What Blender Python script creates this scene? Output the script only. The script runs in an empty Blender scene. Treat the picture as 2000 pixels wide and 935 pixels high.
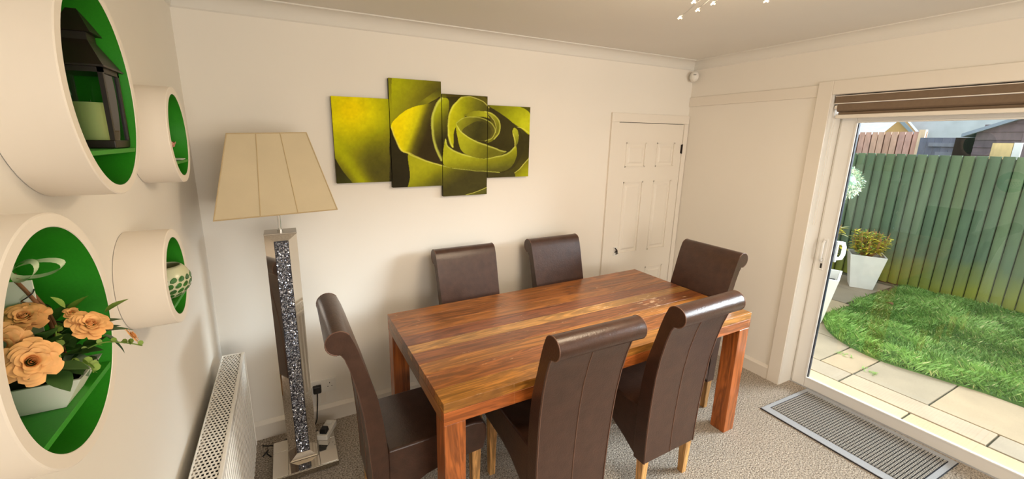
import bpy, bmesh, math, random
import numpy as np
from mathutils import Vector, Matrix
random.seed(7); rng = np.random.default_rng(7)
S = bpy.context.scene; C = S.collection
# ---------------------------------------------------------------- camera
cr = Vector((0.89514067, -0.44566996, 0.01007305)); cu = Vector((0.0896106, 0.20202854, 0.97527145)); cf = Vector((0.43668423, 0.87210249, -0.22078071))
CAMP = Vector((0.396146, -2.399993, 1.704738))
cam_d = bpy.data.cameras.new('camera'); cam = bpy.data.objects.new('camera', cam_d); C.objects.link(cam)
cam.matrix_world = Matrix(((cr.x, cu.x, -cf.x, CAMP.x), (cr.y, cu.y, -cf.y, CAMP.y), (cr.z, cu.z, -cf.z, CAMP.z), (0, 0, 0, 1)))
cam_d.sensor_width = 36; cam_d.lens = 14.25398; cam_d.shift_x = 0.02189; cam_d.shift_y = -0.00833; cam_d.clip_start = 0.02
S.camera = cam
# ---------------------------------------------------------------- light
W_ = bpy.data.worlds.new('sky'); S.world = W_; W_.use_nodes = True
wn = W_.node_tree; wn.nodes.clear()
bg = wn.nodes.new('ShaderNodeBackground'); wo = wn.nodes.new('ShaderNodeOutputWorld')
tc = wn.nodes.new('ShaderNodeTexCoord'); sx = wn.nodes.new('ShaderNodeSeparateXYZ'); cr_ = wn.nodes.new('ShaderNodeValToRGB')
wn.links.new(tc.outputs['Generated'], sx.inputs[0]); wn.links.new(sx.outputs['Z'], cr_.inputs[0])
cr_.color_ramp.elements[0].color = (0.92, 0.96, 1.0, 1); cr_.color_ramp.elements[1].color = (0.62, 0.78, 1.0, 1)
wn.links.new(cr_.outputs[0], bg.inputs[0]); bg.inputs[1].default_value = 1.1; wn.links.new(bg.outputs[0], wo.inputs[0])
def light(name, kind, loc, energy, color, rot=None, target=None, **kw):
    l = bpy.data.lights.new(name, kind); l.energy = energy; l.color = color
    for k, v in kw.items(): setattr(l, k, v)
    o = bpy.data.objects.new(name, l); C.objects.link(o); o.location = loc
    if target is not None: o.rotation_euler = (Vector(target) - Vector(loc)).to_track_quat('-Z', 'Y').to_euler()
    return o
# low hazy sun, wide and soft, shining in through the patio door
light('sun', 'SUN', (9, -7, 5), 10.5, (0.84, 0.92, 1.0), target=(9 - 1.0, -7 + 0.62, 5 - 0.50), angle=math.radians(34))
# added fill lamp behind the camera; the rear wall has no window
light('rear_fill_light', 'AREA', (1.6, -5.3, 1.45), 44, (1.0, 0.95, 0.88), target=(2.1, 0, 1.1), shape='RECTANGLE', size=2.2, size_y=1.3)
S.view_settings.view_transform = 'Standard'; S.view_settings.look = 'None'; S.view_settings.gamma = 1; S.view_settings.use_curve_mapping = False
S.view_settings.exposure = 0.68
# ---------------------------------------------------------------- materials
def srgb(r, g, b):
    f = lambda c: (c / 255 / 12.92) if c / 255 <= .04045 else ((c / 255 + .055) / 1.055) ** 2.4
    return (f(r), f(g), f(b), 1)
def mat(name, col, rough=.5, metal=0, noise=None, bump=None, spec=.5, coat=0, objcol=False, **kw):
    """noise=(scale, amount, (sx,sy,sz)); bump=(scale, strength, distance)"""
    m = bpy.data.materials.new(name); m.use_nodes = True; nt = m.node_tree; n = nt.nodes; L = nt.links
    b = n['Principled BSDF']; b.inputs['Roughness'].default_value = rough; b.inputs['Metallic'].default_value = metal
    b.inputs['Specular IOR Level'].default_value = spec; b.inputs['Coat Weight'].default_value = coat
    b.inputs['Base Color'].default_value = col
    for k, v in kw.items(): b.inputs[k].default_value = v
    t = n.new('ShaderNodeTexCoord'); src = None
    if objcol:
        oi = n.new('ShaderNodeObjectInfo'); src = oi.outputs['Color']
    if noise:
        mp = n.new('ShaderNodeMapping'); mp.inputs['Scale'].default_value = noise[2] if len(noise) > 2 else (1, 1, 1)
        L.new(t.outputs['Object'], mp.inputs[0])
        nz = n.new('ShaderNodeTexNoise'); nz.inputs['Scale'].default_value = noise[0]; nz.inputs['Detail'].default_value = 6
        L.new(mp.outputs[0], nz.inputs['Vector'])
        r = n.new('ShaderNodeMapRange'); r.inputs['From Min'].default_value = .3; r.inputs['From Max'].default_value = .7
        r.inputs['To Min'].default_value = 1 - noise[1]; r.inputs['To Max'].default_value = 1 + noise[1]
        L.new(nz.outputs[0], r.inputs[0])
        mx = n.new('ShaderNodeVectorMath'); mx.operation = 'SCALE'
        if src: L.new(src, mx.inputs[0])
        else: mx.inputs[0].default_value = col[:3]
        L.new(r.outputs[0], mx.inputs['Scale']); src = mx.outputs[0]
    if src: L.new(src, b.inputs['Base Color'])
    if bump:
        nb = n.new('ShaderNodeTexNoise'); nb.inputs['Scale'].default_value = bump[0]; nb.inputs['Detail'].default_value = 4
        L.new(t.outputs['Object'], nb.inputs['Vector'])
        bp = n.new('ShaderNodeBump'); bp.inputs['Strength'].default_value = bump[1]; bp.inputs['Distance'].default_value = bump[2]
        L.new(nb.outputs[0], bp.inputs['Height']); L.new(bp.outputs[0], b.inputs['Normal'])
    return m
def wood(name, axis=0, rough=.3, coat=.3, c1=(.25, .2, .16), spread=1.0):
    """glossy sheesham: grain stretched along axis, tone from the object's colour"""
    m = mat(name, (1, 1, 1, 1), rough, coat=coat, spec=.5); nt = m.node_tree; n = nt.nodes; L = nt.links; b = n['Principled BSDF']
    b.inputs['Coat Roughness'].default_value = .22
    t = n.new('ShaderNodeTexCoord'); oi = n.new('ShaderNodeObjectInfo')
    mp = n.new('ShaderNodeMapping'); sc = [9, 9, 9]; sc[axis] = 1.1; mp.inputs['Scale'].default_value = sc
    off = n.new('ShaderNodeVectorMath'); off.operation = 'MULTIPLY_ADD'
    cb = n.new('ShaderNodeCombineXYZ')
    for i in range(3): L.new(oi.outputs['Random'], cb.inputs[i])
    L.new(cb.outputs[0], off.inputs[0]); off.inputs[1].default_value = (37, 19, 53); L.new(t.outputs['Object'], off.inputs[2])
    L.new(off.outputs[0], mp.inputs[0])
    n1 = n.new('ShaderNodeTexNoise'); n1.inputs['Scale'].default_value = 1.6; n1.inputs['Detail'].default_value = 5; n1.inputs['Distortion'].default_value = 1.2
    L.new(mp.outputs[0], n1.inputs['Vector'])
    mp2 = n.new('ShaderNodeMapping'); sc2 = [60, 60, 60]; sc2[axis] = 2.5; mp2.inputs['Scale'].default_value = sc2
    L.new(off.outputs[0], mp2.inputs[0])
    n2 = n.new('ShaderNodeTexNoise'); n2.inputs['Scale'].default_value = 1.5; n2.inputs['Detail'].default_value = 8; L.new(mp2.outputs[0], n2.inputs['Vector'])
    sn = n.new('ShaderNodeMath'); sn.operation = 'SINE'; ml = n.new('ShaderNodeMath'); ml.operation = 'MULTIPLY'; ml.inputs[1].default_value = 32
    L.new(n1.outputs[0], ml.inputs[0]); L.new(ml.outputs[0], sn.inputs[0])
    r1 = n.new('ShaderNodeMapRange'); r1.inputs['From Min'].default_value = -1; r1.inputs['To Min'].default_value = .64; r1.inputs['To Max'].default_value = 1.14
    L.new(sn.outputs[0], r1.inputs[0])
    r2 = n.new('ShaderNodeMapRange'); r2.inputs['From Min'].default_value = .35; r2.inputs['From Max'].default_value = .65; r2.inputs['To Min'].default_value = .72; r2.inputs['To Max'].default_value = 1.15
    L.new(n2.outputs[0], r2.inputs[0])
    mm = n.new('ShaderNodeMath'); mm.operation = 'MULTIPLY'; L.new(r1.outputs[0], mm.inputs[0]); L.new(r2.outputs[0], mm.inputs[1])
    pw = n.new('ShaderNodeVectorMath'); pw.operation = 'SCALE'; L.new(oi.outputs['Color'], pw.inputs[0]); L.new(mm.outputs[0], pw.inputs['Scale'])
    L.new(pw.outputs[0], b.inputs['Base Color'])
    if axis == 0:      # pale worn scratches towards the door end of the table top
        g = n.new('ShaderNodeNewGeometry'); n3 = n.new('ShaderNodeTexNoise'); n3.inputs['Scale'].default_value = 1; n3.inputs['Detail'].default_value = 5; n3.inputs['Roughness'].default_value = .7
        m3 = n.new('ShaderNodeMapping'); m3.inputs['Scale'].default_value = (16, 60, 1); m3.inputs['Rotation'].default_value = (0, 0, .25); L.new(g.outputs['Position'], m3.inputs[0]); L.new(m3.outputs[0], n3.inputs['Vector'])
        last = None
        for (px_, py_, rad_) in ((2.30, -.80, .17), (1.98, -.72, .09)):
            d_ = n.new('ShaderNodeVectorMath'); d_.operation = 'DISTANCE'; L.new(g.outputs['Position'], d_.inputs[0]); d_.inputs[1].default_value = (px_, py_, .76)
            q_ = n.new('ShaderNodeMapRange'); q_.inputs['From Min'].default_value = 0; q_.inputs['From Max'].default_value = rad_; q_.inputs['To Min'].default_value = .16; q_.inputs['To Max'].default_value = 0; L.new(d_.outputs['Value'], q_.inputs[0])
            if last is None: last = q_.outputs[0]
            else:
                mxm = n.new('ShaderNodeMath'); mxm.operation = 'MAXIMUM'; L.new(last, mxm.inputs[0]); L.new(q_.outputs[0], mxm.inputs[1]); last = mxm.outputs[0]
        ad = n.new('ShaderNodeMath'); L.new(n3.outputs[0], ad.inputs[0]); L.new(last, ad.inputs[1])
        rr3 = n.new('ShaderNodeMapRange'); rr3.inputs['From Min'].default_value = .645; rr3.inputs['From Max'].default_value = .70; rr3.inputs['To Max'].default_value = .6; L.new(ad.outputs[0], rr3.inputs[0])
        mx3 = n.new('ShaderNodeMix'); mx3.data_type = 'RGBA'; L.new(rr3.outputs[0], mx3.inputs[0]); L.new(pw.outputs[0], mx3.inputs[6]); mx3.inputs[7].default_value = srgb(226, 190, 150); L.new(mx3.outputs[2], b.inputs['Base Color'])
    bp = n.new('ShaderNodeBump'); bp.inputs['Strength'].default_value = .12; bp.inputs['Distance'].default_value = .002
    L.new(n2.outputs[0], bp.inputs['Height']); L.new(bp.outputs[0], b.inputs['Normal'])
    return m
M = {}
M['wall'] = mat('wall_paint', srgb(236, 230, 220), .75, noise=(1.2, .02), bump=(45, .12, .002))
M['ceil'] = mat('ceiling_paint', srgb(226, 222, 214), .85, noise=(2, .015))
M['trim'] = mat('trim_gloss_paint', srgb(232, 224, 212), .35, noise=(3, .015))
M['door'] = mat('door_paint', srgb(234, 226, 214), .45)
M['upvc'] = mat('white_upvc', srgb(236, 234, 230), .22, spec=.5)
M['gasket'] = mat('black_gasket', srgb(26, 30, 48), .4)
M['black'] = mat('black_plastic', srgb(16, 16, 18), .35)
M['white'] = mat('white_plastic', srgb(230, 226, 218), .3)
M['rim'] = mat('white_shelf_lacquer', srgb(238, 228, 214), .4, noise=(4, .02))
M['green'] = mat('green_shelf_lacquer', srgb(44, 142, 26), .5, noise=(300, .06), bump=(300, .1, .001))
M['leather'] = mat('brown_leather', srgb(68, 45, 35), .30, noise=(22, .2), bump=(140, .4, .002), spec=.5)
M['stitch'] = mat('leather_seam', srgb(112, 80, 64), .5)
M['oak'] = wood('oak_leg', 2, .45, .1)
M['wood'] = wood('sheesham_along', 0)
M['woodz'] = wood('sheesham_upright', 2)
M['woody'] = wood('sheesham_across', 1)
M['shade'] = mat('lampshade_fabric', srgb(204, 188, 156), .8, noise=(6, .05), bump=(180, .15, .001))
M['braid'] = mat('lampshade_braid', srgb(190, 168, 130), .8)
M['mirror'] = mat('mirror_glass', (.82, .78, .72, 1), .04, metal=1)
M['mirrorfrost'] = mat('worn_mirror_edge', (.5, .46, .4, 1), .2, metal=1)
M['chrome'] = mat('chrome', (.75, .75, .75, 1), .12, metal=1)
M['crystal'] = mat('crushed_crystal', (.5, .52, .58, 1), .06, metal=.85, objcol=False)
M['crystal_d'] = mat('crystal_bed', (.03, .03, .04, 1), .3, metal=.3)
M['lantern'] = mat('lantern_black', srgb(36, 24, 18), .45, noise=(30, .2))
M['candle'] = mat('candle_wax', srgb(226, 212, 160), .6, **{'Subsurface Weight': .2})
M['brass'] = mat('copper_ring', srgb(150, 90, 50), .3, metal=1)
M['ceram'] = mat('white_ceramic', srgb(226, 228, 212), .3)
M['soil'] = mat('dark_soil', srgb(30, 24, 18), .9)
M['rose'] = mat('peach_rose', srgb(244, 182, 112), .6, noise=(60, .12))
M['leaf'] = mat('leaf_green', srgb(62, 96, 40), .5, noise=(30, .25))
M['leaf_y'] = mat('leaf_light_green', srgb(128, 158, 62), .5, noise=(30, .2))
M['leaf_g'] = mat('leaf_grey_green', srgb(84, 108, 78), .6, noise=(60, .2))
M['twig'] = mat('brown_twig', srgb(120, 78, 40), .7, noise=(40, .3))
M['ribbon'] = mat('organza_ribbon', srgb(226, 240, 200), .4, Alpha=.75)
M['pink'] = mat('pink_petal', srgb(214, 150, 130), .6)
M['fence'] = mat('green_fence_board', (1, 1, 1, 1), .85, noise=(5, .12, (3, 3, .8)), bump=(40, .5, .004), objcol=True)
M['board'] = mat('stained_board', (1, 1, 1, 1), .8, noise=(6, .15, (3, 3, 1)), objcol=True)
M['stone'] = mat('sandstone', (1, 1, 1, 1), .8, noise=(4, .1), bump=(30, .3, .004), objcol=True)
M['joint'] = mat('patio_bedding', srgb(92, 86, 62), .95, noise=(20, .3))
M['lawnsoil'] = mat('lawn_ground', srgb(74, 108, 40), .95, noise=(9, .3))
M['pot'] = mat('white_planter', srgb(226, 220, 208), .6, noise=(10, .05))
M['yellowleaf'] = mat('yellow_leaf', srgb(230, 214, 70), .6, noise=(12, .25))
M['brownstem'] = mat('brown_stem', srgb(170, 122, 70), .8, noise=(20, .3))
M['blind'] = mat('taupe_blind', srgb(122, 102, 82), .8, noise=(60, .05))
M['matdark'] = mat('mat_charcoal', srgb(40, 42, 50), .9)
M['matgrey'] = mat('mat_grey_rubber', srgb(166, 168, 172), .8, noise=(260, .12), bump=(260, .4, .001))
M['matrib'] = mat('mat_rib_pile', srgb(186, 182, 172), .95, noise=(240, .25))
M['rad'] = mat('radiator_enamel', srgb(236, 232, 224), .3)
M['dark'] = mat('dark_void', srgb(22, 20, 18), .9)
M['roof'] = mat('roof_tile_grey', srgb(206, 208, 216), .8, noise=(5, .08))
M['brick'] = mat('house_render_tan', srgb(206, 160, 104), .9, noise=(4, .05))
M['shedroof'] = mat('shed_felt', srgb(150, 160, 172), .9)
M['canvasedge'] = mat('canvas_edge', srgb(52, 50, 16), .8)
# green frosty mix for garden fence: algae stain near the ground (a real stain)
def fence_algae(m):
    nt = m.node_tree; n = nt.nodes; L = nt.links; b = n['Principled BSDF']
    src = b.inputs['Base Color'].links[0].from_socket
    g = n.new('ShaderNodeNewGeometry'); s = n.new('ShaderNodeSeparateXYZ'); L.new(g.outputs['Position'], s.inputs[0])
    nz = n.new('ShaderNodeTexNoise'); nz.inputs['Scale'].default_value = 3; L.new(g.outputs['Position'], nz.inputs['Vector'])
    a = n.new('ShaderNodeMath'); a.operation = 'MULTIPLY_ADD'; L.new(nz.outputs[0], a.inputs[0]); a.inputs[1].default_value = -.35; L.new(s.outputs['Z'], a.inputs[2])
    r = n.new('ShaderNodeMapRange'); r.inputs['From Min'].default_value = -.25; r.inputs['From Max'].default_value = .16; r.inputs['To Min'].default_value = .85; r.inputs['To Max'].default_value = 0
    L.new(a.outputs[0], r.inputs[0])
    mx = n.new('ShaderNodeMix'); mx.data_type = 'RGBA'; L.new(r.outputs[0], mx.inputs[0]); L.new(src, mx.inputs[6]); mx.inputs[7].default_value = srgb(140, 142, 34)
    L.new(mx.outputs[2], b.inputs['Base Color'])
fence_algae(M['fence'])
# carpet: speckled beige
def carpet():
    m = mat('beige_carpet', srgb(170, 150, 128), .97, bump=(150, 1.0, .012), spec=.1); nt = m.node_tree; n = nt.nodes; L = nt.links; b = n['Principled BSDF']
    t = n.new('ShaderNodeTexCoord'); nz = n.new('ShaderNodeTexNoise'); nz.inputs['Scale'].default_value = 130; nz.inputs['Detail'].default_value = 5; nz.inputs['Roughness'].default_value = .75
    L.new(t.outputs['Object'], nz.inputs['Vector']); r = n.new('ShaderNodeValToRGB'); e = r.color_ramp.elements
    e[0].position = .36; e[0].color = srgb(84, 72, 62); e[1].position = .60; e[1].color = srgb(222, 208, 190)
    L.new(nz.outputs[0], r.inputs[0])
    n2 = n.new('ShaderNodeTexNoise'); n2.inputs['Scale'].default_value = 2.2; L.new(t.outputs['Object'], n2.inputs['Vector'])
    mr = n.new('ShaderNodeMapRange'); mr.inputs['To Min'].default_value = .86; mr.inputs['To Max'].default_value = 1.12; L.new(n2.outputs[0], mr.inputs[0])
    sc = n.new('ShaderNodeVectorMath'); sc.operation = 'SCALE'; L.new(r.outputs[0], sc.inputs[0]); L.new(mr.outputs[0], sc.inputs['Scale']); L.new(sc.outputs[0], b.inputs['Base Color'])
    return m
M['carpet'] = carpet()
def glass(name, tint=(.96, .98, .97, 1), rough=0):
    m = bpy.data.materials.new(name); m.use_nodes = True; nt = m.node_tree; nt.nodes.clear()
    o = nt.nodes.new('ShaderNodeOutputMaterial'); tr = nt.nodes.new('ShaderNodeBsdfTransparent'); gl = nt.nodes.new('ShaderNodeBsdfGlossy')
    tr.inputs[0].default_value = tint; gl.inputs['Roughness'].default_value = rough
    fr = nt.nodes.new('ShaderNodeFresnel'); fr.inputs[0].default_value = 1.5
    mx = nt.nodes.new('ShaderNodeMixShader'); nt.links.new(fr.outputs[0], mx.inputs[0]); nt.links.new(tr.outputs[0], mx.inputs[1]); nt.links.new(gl.outputs[0], mx.inputs[2]); nt.links.new(mx.outputs[0], o.inputs[0])
    return m
M['glass'] = glass('clear_glass')
M['lglass'] = glass('lantern_glass', (.85, .92, .84, 1), .02)
def emis(name, col, s):
    m = bpy.data.materials.new(name); m.use_nodes = True; b = m.node_tree.nodes['Principled BSDF']
    b.inputs['Base Color'].default_value = col; b.inputs['Emission Color'].default_value = col; b.inputs['Emission Strength'].default_value = s
    return m
M['bulb'] = emis('lit_flower_bulb', (1, .86, .6, 1), 2.2)
def grass_mat():
    m = mat('grass_blade', (1, 1, 1, 1), .7); nt = m.node_tree
    a = nt.nodes.new('ShaderNodeAttribute'); a.attribute_name = 'tone'; nt.links.new(a.outputs['Color'], nt.nodes['Principled BSDF'].inputs['Base Color'])
    return m
M['grass'] = grass_mat()
def print_mat():
    m = mat('printed_canvas', (1, 1, 1, 1), .85, spec=.15, bump=(500, .15, .0005)); nt = m.node_tree
    a = nt.nodes.new('ShaderNodeAttribute'); a.attribute_name = 'print'; nt.links.new(a.outputs['Color'], nt.nodes['Principled BSDF'].inputs['Base Color'])
    return m
M['print'] = print_mat()
# ---------------------------------------------------------------- mesh helpers
class MB:
    def __init__(s): s.v = []; s.f = []
    def add(s, vs, fs, mtx=None):
        k = len(s.v)
        s.v += [tuple(mtx @ Vector(v)) if mtx else tuple(v) for v in vs]; s.f += [tuple(i + k for i in f) for f in fs]; return s
    def box(s, x0, x1, y0, y1, z0, z1, mtx=None):
        return s.add([(x0, y0, z0), (x1, y0, z0), (x1, y1, z0), (x0, y1, z0), (x0, y0, z1), (x1, y0, z1), (x1, y1, z1), (x0, y1, z1)],
                     [(0, 3, 2, 1), (4, 5, 6, 7), (0, 1, 5, 4), (1, 2, 6, 5), (2, 3, 7, 6), (3, 0, 4, 7)], mtx)
    def taper(s, c, z0, z1, w0, w1, d0=None, d1=None, mtx=None):
        d0 = d0 or w0; d1 = d1 or w1; x, y = c
        vs = [(x + a * w / 2, y + b * d / 2, z) for z, w, d in ((z0, w0, d0), (z1, w1, d1)) for a, b in ((-1, -1), (1, -1), (1, 1), (-1, 1))]
        return s.add(vs, [(0, 3, 2, 1), (4, 5, 6, 7), (0, 1, 5, 4), (1, 2, 6, 5), (2, 3, 7, 6), (3, 0, 4, 7)], mtx)
    def prism(s, prof, a, b, axis='x', mtx=None, wf=None):
        """prof in the two other axes, swept from a to b"""
        n = len(prof); vs = []
        for t in (a, b):
            for p in prof:
                q = t * (wf(p) if wf else 1)
                vs.append({'x': (q, p[0], p[1]), 'y': (p[0], q, p[1]), 'z': (p[0], p[1], q)}[axis])
        fs = [tuple(range(n - 1, -1, -1)), tuple(range(n, 2 * n))] + [(i, (i + 1) % n, n + (i + 1) % n, n + i) for i in range(n)]
        return s.add(vs, fs, mtx)
    def lathe(s, prof, n=24, mtx=None, sc=(1, 1)):
        vs = []; m = len(prof)
        for i in range(n):
            a = 2 * math.pi * i / n
            vs += [(r * math.cos(a) * sc[0], r * math.sin(a) * sc[1], z) for r, z in prof]
        fs = [(i * m + j, ((i + 1) % n) * m + j, ((i + 1) % n) * m + j + 1, i * m + j + 1) for i in range(n) for j in range(m - 1)]
        return s.add(vs, fs, mtx)
    def tube(s, pts, r, n=8, cap=True):
        pts = [Vector(p) for p in pts]; k = len(s.v); up = Vector((0, 0, 1)); prev = None
        for i, p in enumerate(pts):
            t = (pts[min(i + 1, len(pts) - 1)] - pts[max(i - 1, 0)]).normalized()
            if prev is None: a = t.orthogonal().normalized()
            else: a = (prev - prev.dot(t) * t).normalized()
            prev = a; b = t.cross(a); rr = r[i] if isinstance(r, (list, tuple)) else r
            for j in range(n):
                w = 2 * math.pi * j / n; s.v.append(tuple(p + a * rr * math.cos(w) + b * rr * math.sin(w)))
        for i in range(len(pts) - 1):
            for j in range(n): s.f.append((k + i * n + j, k + i * n + (j + 1) % n, k + (i + 1) * n + (j + 1) % n, k + (i + 1) * n + j))
        if cap: s.f.append(tuple(k + j for j in range(n - 1, -1, -1))); e = k + (len(pts) - 1) * n; s.f.append(tuple(e + j for j in range(n)))
        return s
    def sphere(s, c, r, n=12, m=8, sc=(1, 1, 1)):
        prof = [(r * math.sin(math.pi * j / m) * sc[0], -r * math.cos(math.pi * j / m) * sc[2]) for j in range(m + 1)]
        prof[0] = (1e-5, prof[0][1]); prof[-1] = (1e-5, prof[-1][1])
        return s.lathe(prof, n, Matrix.Translation(c))
def obj(name, mb, m, parent=None, smooth=False, bevel=0, seg=2, color=None, auto=None, kind=None):
    me = bpy.data.meshes.new(name); me.from_pydata(mb.v, [], mb.f)
    bm = bmesh.new(); bm.from_mesh(me); bmesh.ops.recalc_face_normals(bm, faces=bm.faces); bm.to_mesh(me); bm.free()
    if m is not None: me.materials.append(m)
    o = bpy.data.objects.new(name, me); C.objects.link(o)
    if parent: o.parent = parent
    if smooth or bevel or auto: me.polygons.foreach_set('use_smooth', [True] * len(me.polygons))
    if bevel:
        b = o.modifiers.new('bevel', 'BEVEL'); b.width = bevel; b.segments = seg; b.limit_method = 'ANGLE'; b.angle_limit = math.radians(40); b.harden_normals = True
    elif auto:
        bm = bmesh.new(); bm.from_mesh(me)
        for e in bm.edges:
            if len(e.link_faces) == 2 and e.calc_face_angle(0) > math.radians(auto): e.smooth = False
        bm.to_mesh(me); bm.free()
    if color: o.color = color
    if kind: o['kind'] = kind
    return o
def tag(o, label, cat, group=None, kind=None):
    o['label'] = label; o['category'] = cat
    if group: o['group'] = group
    if kind: o['kind'] = kind
    return o
def thing(name, label, cat, loc=(0, 0, 0), rotz=0, group=None):
    o = bpy.data.objects.new(name, None); C.objects.link(o); o.location = loc; o.rotation_euler = (0, 0, rotz); o.empty_display_size = .1
    return tag(o, label, cat, group)
def struct(name, mb, m, **k):
    o = obj(name, mb, m, **k); o['kind'] = 'structure'; return o
def dup(o, parent=None):
    c = o.copy(); C.objects.link(c)
    if parent: c.parent = parent
    for ch in list(o.children): dup(ch, c)
    return c
RZ = lambda a: Matrix.Rotation(a, 4, 'Z')
T = Matrix.Translation
# ---------------------------------------------------------------- room
W, H, YB = 3.441, 2.330, -5.6
DY0, DY1, DZ = -1.003, -2.95, 1.990      # patio door opening
XO = 3.70                                 # outer face of the right wall
struct('floor', MB().box(-.15, W + .13, YB, .15, -.06, 0), M['carpet'])
struct('ceiling', MB().box(-.15, XO, YB, .15, H, H + .1), M['ceil'])
struct('wall_back', MB().box(-.15, XO, 0, .15, -.2, H), M['wall'])
struct('wall_left', MB().box(-.15, 0, YB, 0, -.2, H), M['wall'])
struct('wall_rear', MB().box(-.15, XO, YB - .15, YB, -.2, H), M['wall'])
struct('wall_right', MB().box(W, XO, DY0, 0, -.2, H).box(W, XO, YB, DY1, -.2, H).box(W, XO, DY1, DY0, DZ, H), M['wall'])
cv = [(0, 2.262)] + [(.068 - .062 * math.cos(a) + 0.0, 2.262 + .006 + .056 * math.sin(a)) for a in [i * math.pi / 2 / 6 for i in range(7)]] + [(.068, H), (0, H)]
def cove(name, pts):
    return struct(name, pts, M['ceil'], auto=25)
cove('trim_1', MB().prism([(-p[0], p[1]) for p in cv], 0, W, 'x'))
cove('trim_2', MB().prism([(W - p[0], p[1]) for p in cv], YB, 0, 'y'))
cove('trim_3', MB().prism([(p[0], p[1]) for p in cv], YB, 0, 'y'))
sk = [(0, 0), (.014, 0), (.014, .078), (.018, .080), (.018, .092), (.009, .104), (.004, .112), (0, .112)]
struct('baseboard_back', MB().prism([(-p[0], p[1]) for p in sk], 0, 2.599, 'x'), M['trim'])
struct('baseboard_right', MB().prism([(W - p[0] * .8, p[1] * .95) for p in sk], -.925, 0, 'y'), M['trim'])
struct('baseboard_left', MB().prism([(p[0], p[1]) for p in sk], YB, 0, 'y'), M['trim'])
# picture rail (flat board) on the right wall
struct('trim_4', MB().box(W - .010, W, -.923, 0, 1.981, 2.054), M['trim'], bevel=.003)
# patio door casing
cs = MB().box(W - .016, W, DY0, -.923, 0, DZ + .082).box(W - .016, W, DY1 - .08, DY0, DZ, DZ + .082).box(W - .016, W, DY1 - .08, DY1, 0, DZ)
struct('trim_5', cs, M['trim'], bevel=.003)
# ---------------------------------------------------------------- panelled door in the back wall
door = bpy.data.objects.new('door_1', None); C.objects.link(door); door['kind'] = 'structure'; door.location = (0, 0, 0)
DX0, DX1, DT = 2.676, 3.386, 1.837
obj('casing', MB().box(2.599, DX0 - .003, -.016, 0, 0, DT + .004).box(2.599, W - .004, -.016, 0, DT + .004, DT + .070).box(DX1 + .003, W - .004, -.016, 0, 0, DT + .004), M['door'], door, bevel=.002)
obj('frame_gap', MB().box(DX0 - .003, DX1 + .003, -.0015, 0, 0, DT + .004), M['dark'], door)
sl = MB()
xs = [DX0, 2.765, 2.975, 3.095, 3.300, DX1]; zr = [(1.50, 1.69), (.80, 1.385), (.20, .645)]
ys, yr = -.010, -.005
for a, b in ((xs[0], xs[1]), (xs[2], xs[3]), (xs[4], xs[5])): sl.box(a, b, ys, -.002, .008, DT)
zz = [.008, .20, .645, .80, 1.385, 1.50, 1.69, DT]
for a, b in ((1, 2), (3, 4)):
    for i in (0, 2, 4, 6): sl.box(xs[a], xs[b], ys, -.002, zz[i], zz[i + 1])
    for z0, z1 in zr: sl.box(xs[a], xs[b], yr, -.002, z0, z1)
slab = obj('door_slab', sl, M['door'], door)
for a, b in ((1, 2), (3, 4)):
    for z0, z1 in zr:
        x0, x1 = xs[a], xs[b]; q = .028; mb = MB()
        vs = [(x0 + q, yr, z0 + q), (x1 - q, yr, z0 + q), (x1 - q, yr, z1 - q), (x0 + q, yr, z1 - q)]; q2 = q + .014
        vs += [(x0 + q2, -.0115, z0 + q2), (x1 - q2, -.0115, z0 + q2), (x1 - q2, -.0115, z1 - q2), (x0 + q2, -.0115, z1 - q2)]
        mb.add(vs, [(4, 5, 6, 7), (0, 1, 5, 4), (1, 2, 6, 5), (2, 3, 7, 6), (3, 0, 4, 7)])
        # moulding ring at the edge of the recess
        for (u0, u1, w0, w1) in ((x0, x1, z0, z0 + .008), (x0, x1, z1 - .008, z1), (x0, x0 + .008, z0, z1), (x1 - .008, x1, z0, z1)):
            mb.box(u0, u1, -.0125, -.004, w0, w1)
        obj('door_panel', mb, M['door'], door, auto=20)
hb = MB().box(2.718, 2.756, -.013, -.009, .788, .864)
hn = obj('latch_plate', hb, M['white'], door)
lg = MB().tube([(2.731, -.014, .852), (2.731, -.03, .846), (2.731, -.03, .824), (2.731, -.014, .818)], .0045, 6)
lg.tube([(2.743, -.014, .838), (2.743, -.026, .834), (2.743, -.026, .806), (2.743, -.014, .802)], .0045, 6)
lg.tube([(2.729, -.022, .828), (2.746, -.022, .828)], .003, 6)
obj('latch', lg, M['lantern'], hn)
hg = MB()
for z in (1.64, .35):
    hg.box(3.374, 3.392, -.013, -.009, z - .035, z + .035).tube([(3.384, -.017, z - .038), (3.384, -.017, z + .038)], .005, 8)
obj('hinge', hg, M['lantern'], door, auto=30)
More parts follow.
